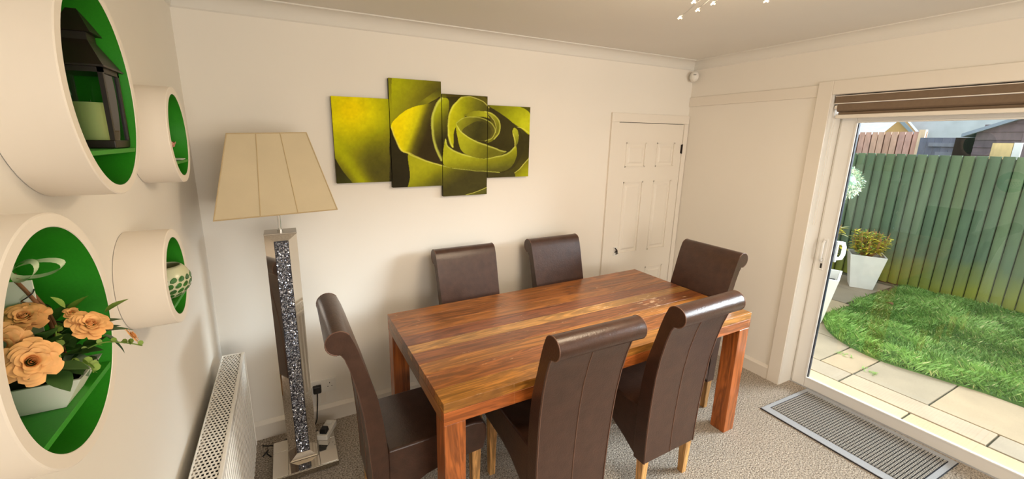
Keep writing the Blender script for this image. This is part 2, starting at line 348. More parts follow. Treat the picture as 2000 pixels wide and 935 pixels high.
# ---------------------------------------------------------------- sliding patio door
pd = bpy.data.objects.new('door_2', None); C.objects.link(pd); pd['kind'] = 'structure'; pd.location = (3.6, -2, 0)
def pobj(name, mb, m, parent=pd, **k):
    o = obj(name, mb, m, parent, **k)
    for v in o.data.vertices: pass
    o.location = (-3.6, 2, 0) if parent is pd else (0, 0, 0)
    return o
FX0, FX1 = 3.575, 3.655
pobj('outer_frame', MB().box(FX0 + .012, FX1 + .03, DY0 - .02, DY0, 0, DZ).box(FX0 + .012, FX1 + .03, DY1, DY1 + .02, 0, DZ).box(FX0 + .012, FX1 + .03, DY1, DY0, DZ - .03, DZ).box(FX0 + .012, FX1 + .05, DY1, DY0, -.06, .012), M['upvc'], bevel=.003)
def sash(y0, y1, x0, x1, name):   # y0 > y1
    gy0, gy1, gz0, gz1 = y0 - .077, y1 + .077, .073, 1.832
    mb = MB().box(x0, x1, gy0, y0, .004, 1.90).box(x0, x1, y1, gy1, .004, 1.90).box(x0, x1, gy1, gy0, .004, gz0).box(x0, x1, gy1, gy0, gz1, 1.90)
    o = pobj(name, mb, M['upvc'], bevel=.005, seg=3)
    # glazing bead
    q = .008
    bd = MB().box(x0 - .004, x0 + .01, gy0 - q, gy0 + .002, gz0, gz1).box(x0 - .004, x0 + .01, gy1 - .002, gy1 + q, gz0, gz1).box(x0 - .004, x0 + .01, gy1, gy0, gz0 - .002, gz0 + q).box(x0 - .004, x0 + .01, gy1, gy0, gz1 - q, gz1 + .002)
    pobj('glazing_bead', bd, M['upvc'], bevel=.002)
    gk = MB().box(x0 + .0101, x0 + .03, gy0 - q - .004, gy0, gz0, gz1).box(x0 + .0101, x0 + .03, gy1, gy1 + q + .004, gz0, gz1)
    pobj('gasket', gk, M['gasket'])
    pobj('pane', MB().box(x0 + .016, x0 + .020, gy1, gy0, gz0, gz1), M['glass'])
    return o
s1 = sash(DY0 - .012, -2.45, FX0, FX0 + .036, 'sliding_sash')
s2 = sash(-2.37, DY1 + .014, FX0 + .042, FX1 + .006, 'fixed_sash')
# inner D handle with back plate and keyhole
hx = FX0
pl = pobj('handle_plate', MB().box(hx - .007, hx + .002, -1.072, -1.046, .865, 1.085), M['upvc'], bevel=.004, seg=3)
hd = MB().tube([(hx - .006, -1.058, 1.062), (hx - .030, -1.060, 1.066), (hx - .046, -1.063, 1.045), (hx - .048, -1.064, 1.0), (hx - .046, -1.063, .955), (hx - .030, -1.060, .936), (hx - .006, -1.058, .94)], .0085, 8)
h_ = pobj('handle', hd, M['upvc'], smooth=True); h_['label'] = 'white D-shaped pull handle'
pobj('keyhole', MB().box(hx - .0085, hx - .005, -1.064, -1.054, .880, .912), M['lantern'])
hk = MB().box(hx + .034, hx + .05, -1.112, -1.07, .93, 1.07)
hk.tube([(hx + .05, -1.105, .95), (hx + .085, -1.12, .952), (hx + .095, -1.125, .98), (hx + .095, -1.125, 1.03), (hx + .085, -1.12, 1.055), (hx + .05, -1.105, 1.06)], .012, 8)
pobj('outside_handle', hk, M['upvc'], smooth=False, auto=40)
# blind folded up under the head of the opening
bl = thing('roman_blind', 'taupe fabric blind folded up above the glass patio door', 'blind', (3.50, -1.97, 1.86))
def bobj(n, mb, m, **k):
    o = obj(n, mb, m, bl, **k); o.location = (-3.50, 1.97, -1.86); return o
by0, by1 = -2.93, DY0 - .006
bobj('fabric_fold', MB().box(3.462, 3.535, by1, by0, 1.941, 1.984), M['blind'], bevel=.004)
bobj('fabric_fold', MB().prism([(3.466, 1.936), (3.535, 1.936), (3.535, 1.885), (3.478, 1.890), (3.466, 1.900)], by1 - .014, by0, 'y'), M['blind'], bevel=.003)
bobj('fabric_fold', MB().box(3.485, 3.535, by1 - .02, by0, 1.872, 1.887), M['blind'])
bobj('edge_piping', MB().box(3.459, 3.465, by1, by0, 1.980, 1.984), M['trim'])
bobj('edge_piping', MB().box(3.459, 3.467, by1, by0, 1.936, 1.941), M['trim'])
bobj('bottom_bar', MB().box(3.468, 3.52, by1 - .012, by0, 1.850, 1.872), M['trim'], bevel=.003)
pul = bobj('pulley', MB().tube([(3.468, -1.020, 1.917), (3.476, -1.020, 1.917)], .011, 12), M['rim'], auto=30)
ch = MB()
for i in range(95):
    z = 1.915 - i * .0078
    for k, y in ((0, -1.013), (1, -1.024)):
        if i % 1 == 0: ch.box(3.468, 3.471, y - .0013, y + .0013, z - .0026, z + .0026)
bobj('bead_chain', ch, M['rim'])
# ---------------------------------------------------------------- dining table
TA = .009; TL, TD = 1.860, .871
tb = thing('dining_table', 'long glossy reddish-brown solid wood dining table in the middle of the room', 'table', (.834, -1.166, 0), TA)
cols = [srgb(186, 124, 54), srgb(158, 92, 42), srgb(176, 112, 48), srgb(138, 78, 38), srgb(188, 132, 66), srgb(132, 72, 38), srgb(160, 96, 42), srgb(144, 84, 38), srgb(158, 94, 42)]
wd = [.10, .115, .085, .10, .075, .10, .095, .105, .096]; y = 0
for w_, c_ in zip(wd, cols):
    o = obj('plank', MB().box(0, TL, y + .0004, y + w_ - .0004, .722, .760), M['wood'], tb, bevel=.0012, seg=1, color=c_); y += w_
obj('apron', MB().box(.0, TL, 0, .028, .668, .7215), M['wood'], tb, bevel=.001, seg=1, color=srgb(172, 94, 42))
obj('apron', MB().box(.0, TL, TD - .028, TD, .668, .7215), M['wood'], tb, bevel=.001, seg=1, color=srgb(170, 90, 42))
yy = [.0285, .30, .57, TD - .0285]; ec = [srgb(150, 96, 50), srgb(128, 78, 42), srgb(142, 90, 48)]
for xx in (0, TL - .028):
    for i in range(3): obj('end_block', MB().box(xx, xx + .028, yy[i] + .0006, yy[i + 1] - .0006, .668, .7215), M['woody'], tb, bevel=.001, seg=1, color=ec[i])
for ax_ in (0, TL - .090):
    for ay in (0, TD - .090):
        obj('leg', MB().box(ax_ + .001, ax_ + .089, ay + .001, ay + .089, 0, .6675), M['woodz'], tb, bevel=.003, color=srgb(172, 94, 42))
# ---------------------------------------------------------------- chairs
def wz(z): return .183 + .019 * min(max((z - .2) / .8, 0), 1)
def make_chair():
    t = thing('dining_chair', '', 'chair', group='brown leather roll-back dining chairs')
    zc, yc, r = .998, -.092, .046
    rear = [(0, .20), (0, .30), (-.003, .42), (-.010, .55), (-.020, .67), (-.036, .78), (-.056, .87), (-.074, .93), (-.086, .950)]
    roll = [(yc + r * math.cos(a), zc + r * math.sin(a)) for a in [math.radians(d) for d in range(-80, -361, -18)]]
    roll = [p for p in [(yc + r * math.cos(math.radians(d)), zc + r * math.sin(math.radians(d))) for d in range(285, 20, -18)]]
    front = [(-.038, .985), (-.024, .94), (-.002, .86), (.032, .74), (.050, .62), (.060, .50), (.062, .45), (.062, .20)]
    prof = rear + roll + front
    # keep the sweep: near-vertical rear, roll at the top facing backwards
    mb = MB().prism([(p[0], p[1]) for p in prof], -1, 1, 'x', wf=lambda p: wz(p[1]))
    obj('backrest', mb, M['leather'], t, bevel=.010, seg=3)
    # piping round the roll ends and the vertical seams
    sm = MB()
    for s in (-1, 1):
        sm.tube([(s * (wz(z) - .006), y_ - .0005, z) for y_, z in rear], .0024, 6)
        sm.tube([(s * (wz(.99) - .002), yc + (r - .001) * math.cos(math.radians(d)), zc + (r - .001) * math.sin(math.radians(d))) for d in range(260, 30, -15)], .0026, 6)
    sm.tube([(x, -.088, .951) for x in (-.198, 0, .198)], .003, 6)
    sm.tube([(.0, y_ - .0002, z) for y_, z in rear[:]], .0022, 6)
    obj('seam', sm, M['stitch'], t, smooth=True)
    sp = [(.055, .205), (.14, .262), (.22, .305), (.30, .325), (.49, .335), (.505, .40), (.500, .455), (.485, .478), (.44, .487), (.06, .482)]
    mb = MB().prism(sp, -.184, .184, 'x')
    obj('seat', mb, M['leather'], t, bevel=.012, seg=3)
    for s in (-1, 1):
        obj('leg', MB().taper((0, 0), 0, .34, .032, .044).__class__().taper((s * .155, .455), 0, .345, .030, .044), M['oak'], t, bevel=.002, color=srgb(214, 160, 96))
        obj('leg', MB().taper((s * .158, .026), 0, .24, .030, .042), M['oak'], t, bevel=.002, color=srgb(214, 160, 96))
    return t
ch0 = make_chair()
spots = [  # x, y (rear foot line), yaw, label ; chair faces local +y
    (1.978, -1.262, math.radians(1.5), 'brown leather roll-back chair on the near side of the table, closest to the patio door'),
    (1.370, -1.262, math.radians(-.5), 'brown leather chair on the near side, next to the chair at the left end'),
    (.600, -.800, math.radians(-90), 'brown leather chair at the left end of the table beside the mirrored floor lamp'),
    (2.752, -.768, math.radians(90), 'brown leather chair at the far right end of the table, beside the white panelled door'),
    (1.360, -.205, math.radians(180), 'brown leather chair at the wall side of the table, directly under the rose pictures'),
    (2.030, -.215, math.radians(180), 'brown leather chair against the back wall, nearer the panelled door, its front shining bluish'),
]
for i, (x, y, a, lab) in enumerate(spots):
    o = ch0 if i == 0 else dup(ch0)
    o.location = (x, y, 0); o.rotation_euler = (0, 0, a); o['label'] = lab
# ---------------------------------------------------------------- rose pictures
def smooth_poly(p, closed=True, k=6):
    p = np.array(p, float); n = len(p); out = []
    rngi = range(n) if closed else range(n - 1)
    for i in rngi:
        if closed: a, b, c, d = p[(i - 1) % n], p[i], p[(i + 1) % n], p[(i + 2) % n]
        else: a, b, c, d = p[max(i - 1, 0)], p[i], p[i + 1], p[min(i + 2, n - 1)]
        for t in np.arange(k) / k:
            out.append(.5 * ((2 * b) + (-a + c) * t + (2 * a - 5 * b + 4 * c - d) * t * t + (-a + 3 * b - 3 * c + d) * t ** 3))
    if not closed: out.append(p[-1])
    return np.array(out)
def inside(P, poly):
    x, y = P[:, 0], P[:, 1]; c = np.zeros(len(P), bool); n = len(poly)
    for i in range(n):
        x0, y0 = poly[i]; x1, y1 = poly[(i + 1) % n]
        if y0 == y1: continue
        k = ((y0 > y) != (y1 > y)) & (x < (x1 - x0) * (y - y0) / (y1 - y0) + x0); c ^= k
    return c
def dist(P, line):
    d = np.full(len(P), 1e9)
    for a, b in zip(line[:-1], line[1:]):
        ab = b - a; L2 = ab @ ab + 1e-9; t = np.clip(((P - a) @ ab) / L2, 0, 1); q = P - (a + t[:, None] * ab); d = np.minimum(d, np.hypot(q[:, 0], q[:, 1]))
    return d
def lin(c): return np.array(srgb(*c)[:3])
def rosecolor(P):
    col = np.zeros((len(P), 3)); Y, G, O, D, K = (214, 202, 8), (158, 160, 12), (106, 104, 14), (66, 62, 16), (44, 38, 18)
    def grad(mask, stops, A, B):
        A = np.array(A, float); B = np.array(B, float); t = np.clip(((P[mask] - A) @ (B - A)) / ((B - A) @ (B - A)), 0, 1)
        xs_ = np.linspace(0, 1, len(stops)); cc = np.array(stops, float)
        s = np.stack([np.interp(t, xs_, cc[:, k]) for k in range(3)], 1) / 255
        return np.where(s <= .04045, s / 12.92, ((s + .055) / 1.055) ** 2.4)
    def petal(poly, stops, A, B, rim=None, rc=(206, 204, 96), rw=5, soft=True, halo=None):
        pl_ = smooth_poly(poly) if soft else np.array(poly, float)
        m = inside(P, pl_)
        if halo:   # darker just under a rim line
            pass
        col[m] = grad(m, stops, A, B)
        if rim is not None:
            ln = smooth_poly(rim, False); d = dist(P, ln); mk = m | (d < rw * .6)
            w_ = .75 * np.clip(1 - d / rw, 0, 1)[:, None]; w_[~mk] = 0
            col[:] = col * (1 - w_) + lin(rc) * w_
    a = np.ones(len(P), bool); col[:] = grad(a, [Y, G, O, D], (180, 240), (560, 700))
    # first picture: soft large petal, dark patch lower right and dark corner
    m = P[:, 0] < 452
    d1 = np.hypot((P[:, 0] - 200) / 250, (P[:, 1] - 290) / 250)
    s = np.clip(d1, 0, 1.9); stops = np.array([(216, 196, 0), (196, 190, 6), (150, 152, 14), (110, 108, 24), (80, 76, 28)], float)
    cc = np.stack([np.interp(s, np.linspace(.15, 1.65, 5), stops[:, k]) for k in range(3)], 1) / 255
    w2 = np.exp(-(((P[:, 0] - 330) / 100) ** 2 + ((P[:, 1] - 590) / 110) ** 2))[:, None] * .55
    edge = np.exp(-((P[:, 0] - (150 + (P[:, 1] - 560) * .7)) / 60) ** 2 * 1.0)[:, None] * (P[:, 1] > 450)[:, None] * .7
    cc = cc * (1 - w2) + np.array((70, 68, 26)) / 255 * w2; cc = cc * (1 - edge) + np.array((170, 176, 10)) / 255 * edge
    cc = np.where(cc <= .04045, cc / 12.92, ((cc + .055) / 1.055) ** 2.4); col[m] = cc[m]
    petal([(85, 560), (112, 595), (150, 660), (215, 738), (215, 800), (60, 800)], [K, (58, 60, 24)], (112, 600), (215, 738), soft=False)
    # second picture background
    m = (P[:, 0] >= 452) & (P[:, 0] < 1500)
    col[m] = grad(m, [(160, 164, 14), (128, 128, 22), (84, 78, 26), (70, 62, 24)], (480, 150), (760, 330))
    petal([(600, 275), (640, 235), (700, 195), (770, 150), (780, 300), (650, 300)], [(96, 96, 24), (126, 126, 30), (80, 78, 26)], (640, 300), (720, 160))
    petal([(440, 400), (560, 520), (580, 790), (440, 790)], [(44, 40, 20), (40, 36, 22)], (450, 500), (560, 700), soft=False)
    # outer right petals (fourth picture)
    m = P[:, 0] > 1038; col[m] = grad(m, [(110, 112, 20), (72, 70, 26), (56, 52, 24), (70, 66, 20)], (1060, 290), (1290, 640))
    petal([(1060, 262), (1200, 268), (1280, 300), (1310, 360), (1300, 448), (1230, 400), (1130, 330)], [(110, 112, 18), (150, 156, 20), (176, 180, 30)], (1100, 280), (1290, 380), rim=[(1200, 395), (1250, 410), (1296, 442)], rw=4)
    petal([(1150, 710), (1210, 670), (1270, 610), (1310, 560), (1310, 730), (1160, 730)], [(90, 88, 22), (150, 152, 18)], (1180, 640), (1240, 710), rim=[(1150, 710), (1210, 670), (1270, 610), (1300, 570)], rw=4)
    # dark bowl
    petal([(560, 380), (700, 240), (860, 215), (1040, 270), (1240, 430), (1230, 600), (1100, 680), (760, 660), (560, 600)], [(60, 56, 18), (48, 42, 20), (56, 52, 22)], (700, 400), (1200, 500))
    # left yellow petal folding into the bowl
    petal([(448, 388), (490, 335), (540, 298), (600, 272), (665, 260), (705, 246), (756, 222), (762, 400), (760, 622), (640, 592), (566, 566), (512, 540), (470, 460)],
          [(222, 204, 4), (214, 202, 8), (186, 182, 18), (84, 80, 24), (54, 46, 22), (50, 42, 22)], (500, 400), (700, 470), rim=[(450, 400), (470, 460), (512, 540), (566, 562), (640, 596), (700, 618), (762, 634)], rc=(214, 208, 90), rw=7)
    # wide front petal
    petal([(556, 566), (640, 600), (762, 636), (860, 655), (1000, 668), (1110, 676), (1190, 670), (1200, 720), (1100, 860), (900, 900), (560, 860), (566, 700)],
          [(150, 152, 24), (130, 132, 22), (84, 82, 26), (64, 60, 28)], (700, 610), (800, 770), rim=[(556, 562), (640, 598), (762, 634), (860, 653), (1000, 666), (1110, 674)], rc=(190, 196, 84), rw=5)
    petal([(1060, 748), (985, 785), (900, 815), (1060, 860)], [(96, 96, 32), (70, 68, 30)], (960, 780), (1000, 830), rim=[(1050, 756), (985, 786), (905, 812)], rw=3, soft=False)
    # second fold
    petal([(757, 222), (716, 280), (696, 350), (700, 430), (722, 520), (755, 600), (790, 636), (824, 640), (800, 520), (790, 380), (800, 240)], [(150, 156, 22), (96, 96, 26), (52, 48, 22)], (700, 350), (800, 420),
          rim=[(757, 222), (716, 280), (698, 350), (702, 430), (722, 520), (756, 602)], rc=(200, 206, 90), rw=12)
    # outer right fold of heart
    petal([(778, 470), (792, 516), (850, 552), (940, 578), (1040, 588), (1110, 576), (1176, 548), (1214, 500), (1224, 450), (1205, 405), (1190, 420), (1205, 480), (1216, 560), (1190, 630), (1120, 668), (980, 664), (860, 652), (770, 630), (766, 540)],
          [(156, 160, 30), (120, 122, 26), (84, 84, 30)], (960, 570), (980, 680), rim=[(778, 478), (792, 516), (850, 552), (940, 578), (1040, 588), (1110, 576), (1176, 548), (1214, 500), (1222, 450)], rc=(196, 202, 90), rw=7)
    petal([(1186, 425), (1205, 408), (1222, 430), (1222, 480), (1205, 520), (1196, 470)], [(160, 166, 40), (110, 112, 30)], (1190, 420), (1215, 510), rim=[(1190, 440), (1204, 480), (1204, 520)], rw=4)
    # upright petal
    petal([(826, 525), (802, 480), (794, 400), (802, 320), (832, 258), (880, 214), (945, 216), (1005, 242), (1042, 280), (1042, 330), (960, 320), (900, 335), (855, 380), (832, 440)],
          [(184, 184, 20), (150, 154, 22), (104, 104, 26), (76, 74, 24)], (820, 300), (1020, 340), rim=[(824, 520), (803, 480), (796, 400), (804, 320), (834, 260), (880, 217)], rc=(206, 208, 80), rw=10)
    petal([(880, 214), (945, 216), (1005, 242), (1046, 285), (1046, 250), (1000, 210), (900, 196)], [(70, 66, 24), (90, 84, 26)], (900, 200), (1040, 250), rim=[(880, 215), (945, 216), (1005, 242), (1045, 283)], rw=4)
    # ring
    petal([(890, 330), (940, 306), (1010, 302), (1070, 322), (1106, 366), (1108, 430), (1078, 475), (1030, 498), (1060, 450), (1084, 410), (1070, 360), (1010, 338), (940, 338)],
          [(120, 122, 28), (160, 164, 34), (96, 96, 26)], (900, 320), (1110, 420), rim=[(1020, 304), (1070, 322), (1106, 366), (1108, 430), (1078, 472)], rc=(196, 198, 80), rw=7)
    petal([(1030, 310), (1064, 340), (1090, 390), (1088, 440), (1066, 470), (1070, 400), (1050, 350)], [(70, 66, 22), (96, 92, 26)], (1040, 320), (1080, 440), rim=[(1034, 316), (1064, 345), (1086, 392), (1084, 436)], rw=3)
    # cup body
    petal([(845, 375), (870, 415), (910, 452), (970, 488), (1036, 512), (1100, 540), (1150, 548), (1080, 582), (1000, 590), (930, 575), (880, 545), (858, 490), (850, 430)],
          [(168, 172, 30), (140, 144, 28), (104, 104, 28)], (870, 430), (990, 600), rim=[(848, 378), (870, 418), (910, 454), (970, 490), (1036, 514), (1100, 538), (1150, 546)], rc=(204, 208, 96), rw=7)
    # cup mouth
    petal([(846, 374), (884, 346), (940, 338), (1005, 346), (1056, 372), (1082, 420), (1066, 464), (1020, 486), (960, 482), (906, 448), (870, 412)],
          [(140, 144, 30), (110, 110, 30), (70, 68, 26), (84, 80, 30)], (860, 380), (1060, 440), rim=[(846, 374), (884, 346), (940, 338), (1005, 346), (1056, 372), (1082, 420), (1066, 464), (1020, 486)], rc=(180, 184, 76), rw=5)
    petal([(884, 420), (920, 388), (980, 364), (1030, 376), (1060, 420), (1050, 462), (1010, 482), (950, 474), (905, 446)], [(84, 82, 30), (58, 56, 24), (72, 68, 26)], (900, 400), (1050, 460))
    return col
def proj(p):
    d = Vector(p) - CAMP; w = d.dot(cf); return 956.22 + 791.888 * d.dot(cr) / w, 450.84 - 791.888 * d.dot(cu) / w
def fbm(P, s, seed):
    r_ = np.random.default_rng(seed); out = np.zeros(len(P))
    for o_ in range(4):
        g = r_.random((64, 64)); x = P[:, 0] / s * 2 ** o_; y_ = P[:, 1] / s * 2 ** o_; xi = np.floor(x).astype(int); yi = np.floor(y_).astype(int); fx = x - xi; fy = y_ - yi
        fx = fx * fx * (3 - 2 * fx); fy = fy * fy * (3 - 2 * fy); G_ = lambda a, b: g[a % 64, b % 64]
        out += ((G_(xi, yi) * (1 - fx) + G_(xi + 1, yi) * fx) * (1 - fy) + (G_(xi, yi + 1) * (1 - fx) + G_(xi + 1, yi + 1) * fx) * fy - .5) / 2 ** o_
    return out
def canvas(x0, x1, z0, z1, label):
    t = thing('canvas_picture', label, 'picture', ((x0 + x1) / 2, 0, (z0 + z1) / 2), group='four-piece green rose picture')
    cx, cz = (x0 + x1) / 2, (z0 + z1) / 2; d = .028
    obj('stretcher', MB().box(x0 - cx, x1 - cx, -d, -.001, z0 - cz, z1 - cz), M['canvasedge'], t, bevel=.0015, seg=1)
    nx, nz = int((x1 - x0) / .0021), int((z1 - z0) / .0021)
    X, Z = np.meshgrid(np.linspace(x0, x1, nx + 1), np.linspace(z0, z1, nz + 1)); X = X.ravel(); Z = Z.ravel()
    V = np.stack([X - cx, np.full_like(X, -d - .0008), Z - cz], 1)
    # place on the print: wall position -> print coordinates
    P3 = np.stack([X - CAMP.x, np.full_like(X, -.03) - CAMP.y, Z - CAMP.z], 1)
    w_ = P3 @ np.array(cf); px = 956.22 + 791.888 * (P3 @ np.array(cr)) / w_; py = 450.84 - 791.888 * (P3 @ np.array(cu)) / w_
    P = np.stack([(px - 620) * 3.117, (py - 120) * 3.117], 1)
    col = rosecolor(P + np.stack([fbm(P, 60, 1), fbm(P, 60, 2)], 1) * 5); col *= 1.3 * (1 + .22 * fbm(P, 90, 3) + .12 * fbm(P, 14, 4))[:, None]
    col = np.clip(col, 0, 1)
    idx = np.arange((nx + 1) * (nz + 1)).reshape(nz + 1, nx + 1)
    F = np.stack([idx[:-1, :-1], idx[:-1, 1:], idx[1:, 1:], idx[1:, :-1]], -1).reshape(-1, 4)
    me = bpy.data.meshes.new('print'); me.vertices.add(len(V)); me.vertices.foreach_set('co', V.ravel())
    me.loops.add(F.size); me.loops.foreach_set('vertex_index', F.ravel()); me.polygons.add(len(F)); me.polygons.foreach_set('loop_start', np.arange(0, F.size, 4)); me.update()
    ca = me.color_attributes.new('print', 'FLOAT_COLOR', 'POINT'); ca.data.foreach_set('color', np.c_[col, np.ones(len(col))].ravel())
    me.materials.append(M['print']); o = bpy.data.objects.new('print', me); C.objects.link(o); o.parent = t
    return t
canvas(.642, .944, 1.458, 1.918, 'leftmost rose canvas, plain yellow-green petal fading to olive')
canvas(.948, 1.255, 1.422, 2.030, 'tall rose canvas with the bright yellow curled petal, second from the lamp')
canvas(1.259, 1.560, 1.354, 1.963, 'lowest-hanging rose canvas showing the round rose heart, third from the lamp')
canvas(1.564, 1.874, 1.460, 1.912, 'rightmost rose canvas, short, nearest the panelled door')
# ---------------------------------------------------------------- mirrored floor lamp
LX, LY = .347, -.268
lp = thing('floor_lamp', 'tall mirrored floor lamp with crushed-crystal column and beige shade', 'lamp', (LX, LY, 0))
ba = obj('base', MB().box(-.150, .165, -.140, .140, .004, .034), M['mirrorfrost'], lp, bevel=.002)
for x0, x1, y0, y1 in ((-.148, -.075, -.138, .05), (.0755, .163, -.138, .05), (-.148, -.075, .051, .138), (-.074, .075, -.138, -.06), (.0755, .163, .051, .138)):
    obj('mirror_tile', MB().box(x0, x1, y0, y1, .0342, .038), M['mirror'], lp, bevel=.0015, seg=1)
# column: square shaft; front is a bevelled mirror frame round a sunk crystal strip
cz0, cz1, hw, fy = .038, 1.262, .068, -.056
obj('column', MB().box(-hw, hw, fy + .022, .050, cz0, cz1), M['mirrorfrost'], lp, bevel=.001, seg=1)
iw = .031
def frame_piece(vs): return MB().add(vs, [(0, 1, 2, 3), (4, 7, 6, 5), (0, 4, 5, 1), (1, 5, 6, 2), (2, 6, 7, 3), (3, 7, 4, 0)])
def quadpiece(a, b, c, d, ya, yb):   # outer a,b ; inner c,d (x,z); outer at fy+.012, inner at fy
    pts = [(a[0], ya, a[1]), (b[0], ya, b[1]), (c[0], yb, c[1]), (d[0], yb, d[1])]
    back = [(p[0], fy + .023, p[2]) for p in pts]
    return frame_piece(pts + back)
yo, yi = fy - .001, fy + .010
for a, b, c, d in (((-hw, cz0), (-hw, cz1), (-iw, cz1 - .033), (-iw, cz0 + .036)), ((hw, cz0), (hw, cz1), (iw, cz1 - .033), (iw, cz0 + .036)),
                   ((-hw, cz1), (hw, cz1), (iw, cz1 - .033), (-iw, cz1 - .033)), ((-hw, cz0), (hw, cz0), (iw, cz0 + .036), (-iw, cz0 + .036))):
    obj('mirror_strip', quadpiece(a, b, c, d, yo, yi), M['mirror'], lp)
obj('crystal_bed', MB().box(-iw, iw, fy + .011, fy + .022, cz0 + .036, cz1 - .033), M['crystal_d'], lp)
cz = MB()
for i in range(2600):
    x = random.uniform(-iw + .003, iw - .003); z = random.uniform(cz0 + .04, cz1 - .037); s = random.uniform(.0025, .0058)
    q = T((x, fy + .012, z)) @ Matrix.Rotation(random.uniform(0, 6.28), 4, Vector((random.gauss(0, 1), random.gauss(0, 1), random.gauss(0, 1))).normalized())
    cz.add([(s, 0, 0), (-s, 0, 0), (0, s, 0), (0, -s, 0), (0, 0, s), (0, 0, -s)], [(0, 2, 4), (2, 1, 4), (1, 3, 4), (3, 0, 4), (2, 0, 5), (1, 2, 5), (3, 1, 5), (0, 3, 5)], q)
o = obj('crystals', cz, M['crystal'], lp, kind='stuff'); o['label'] = 'crushed sparkling crystals'
obj('cap', MB().box(-hw - .001, hw + .001, fy - .001, .051, cz1, cz1 + .006), M['mirrorfrost'], lp, bevel=.001, seg=1)
obj('stem', MB().tube([(0, -.003, cz1 + .006), (0, -.003, 1.45)], .0085, 14).tube([(0, -.003, cz1 + .004), (0, -.003, cz1 + .014)], .012, 14), M['chrome'], lp, auto=30)
# shade: square, open at top and bottom, thin shell
stl = T((0, -.003, 1.385)) @ Matrix.Rotation(math.radians(-1.6), 4, 'Y') @ RZ(math.radians(2))
hb_, ht_, sh = .232, .148, .335
def shell(a, b, z0, z1, th=.002):
    mb = MB(); c = [(-1, -1), (1, -1), (1, 1), (-1, 1)]
    vs = [(x * a, y_ * a, z0) for x, y_ in c] + [(x * b, y_ * b, z1) for x, y_ in c] + [(x * (a - th), y_ * (a - th), z0) for x, y_ in c] + [(x * (b - th), y_ * (b - th), z1) for x, y_ in c]
    fs = []
    for i in range(4):
        j = (i + 1) % 4; fs += [(i, j, 4 + j, 4 + i), (8 + j, 8 + i, 12 + i, 12 + j), (j, i, 8 + i, 8 + j), (4 + i, 4 + j, 12 + j, 12 + i)]
    return mb.add(vs, fs, stl)
shd = obj('lamp_shade', shell(hb_, ht_, 0, sh), M['shade'], lp)
br = MB()
cor = [(-1, -1), (1, -1), (1, 1), (-1, 1)]
for i in range(4):
    a, b = cor[i], cor[(i + 1) % 4]
    P0 = [stl @ Vector((a[0] * hb_, a[1] * hb_, 0)), stl @ Vector((b[0] * hb_, b[1] * hb_, 0)), stl @ Vector((a[0] * ht_, a[1] * ht_, sh)), stl @ Vector((b[0] * ht_, b[1] * ht_, sh))]
    br.tube([P0[0], P0[1]], .0028, 6).tube([P0[2], P0[3]], .0026, 6).tube([P0[0], P0[2]], .0026, 6)
    for f in (.35, .655):
        br.tube([P0[0].lerp(P0[1], f), P0[2].lerp(P0[3], f)], .0022, 6)
obj('braid_trim', br, M['braid'], shd)
rg = MB().tube([stl @ Vector((-ht_, 0, .30)), stl @ Vector((ht_, 0, .30))], .002, 6)
obj('shade_carrier', rg, M['chrome'], lp)
obj('bulb', MB().sphere((0, -.003, 1.50), .03, 14, 10), M['white'], lp, smooth=True)
# ---------------------------------------------------------------- radiator
rd = thing('radiator', 'white panel radiator with perforated top grille on the left wall', 'radiator', (.085, -.96, 0))
ry0, ry1, rz0, rz1, rx0, rx1 = -.232 + .96, -1.62 + .96, .12, .668, .038 - .085, .134 - .085
obj('side_panel', MB().box(rx0, rx1, ry0 - .002, ry0, rz0 + .01, rz1), M['rad'], rd, bevel=.001, seg=1)
obj('side_panel', MB().box(rx0, rx1, ry1, ry1 + .002, rz0 + .01, rz1), M['rad'], rd, bevel=.001, seg=1)
fp = []; nrib = 41; L_ = ry0 - ry1
for i in range(nrib):
    a = ry0 - .02 - (L_ - .04) * i / nrib; p = (L_ - .04) / nrib
    fp += [(rx1 - .010, a), (rx1 - .010, a - p * .25), (rx1 - .002, a - p * .45), (rx1 - .002, a - p * .85)]
fp = [(rx1 - .004, ry0 - .003), (rx1 - .004, ry0 - .016)] + fp + [(rx1 - .004, ry1 + .016), (rx1 - .004, ry1 + .003), (rx1 - .014, ry1 + .003), (rx1 - .014, ry0 - .003)]
obj('front_panel', MB().prism(fp, rz0, rz1 - .022, 'z'), M['rad'], rd, auto=50)
obj('top_rim', MB().box(rx1 - .014, rx1, ry1, ry0, rz1 - .024, rz1).box(rx0, rx0 + .006, ry1, ry0, rz1 - .02, rz1), M['rad'], rd, bevel=.003)
obj('rear_panel', MB().box(rx0 + .001, rx0 + .012, ry1 + .003, ry0 - .003, rz0, rz1 - .02), M['rad'], rd)
obj('inner_shade_box', MB().box(rx0 + .013, rx1 - .016, ry1 + .004, ry0 - .004, rz0 + .02, rz1 - .04), M['dark'], rd)  # plain dark box, its colour stands in for the shade inside the radiator
gr = MB(); gx0, gx1 = rx0 + .006, rx1 - .014; nc = 6; pw_ = (gx1 - gx0) / nc; pl_ = .0185; row = 0; yv = ry0 - .004
pl_ = .0165
while yv - pl_ > ry1 + .004:
    off = (row % 2) * pw_ / 2
    gr.box(gx0, gx1, yv - .0045, yv, rz1 - .006, rz1 - .003)
    k = gx0 + off
    while k <= gx1 + 1e-6:
        gr.box(max(k - .0024, gx0), min(k + .0024, gx1), yv - pl_, yv - .0045, rz1 - .006, rz1 - .003); k += pw_
    yv -= pl_; row += 1
obj('top_grille', gr, M['rad'], rd, kind='stuff')
for yb_ in (.35, -.38): obj('hanging_bracket', MB().box(-.084, rx0 + .002, yb_, yb_ + .03, .2, .55), M['rad'], rd)
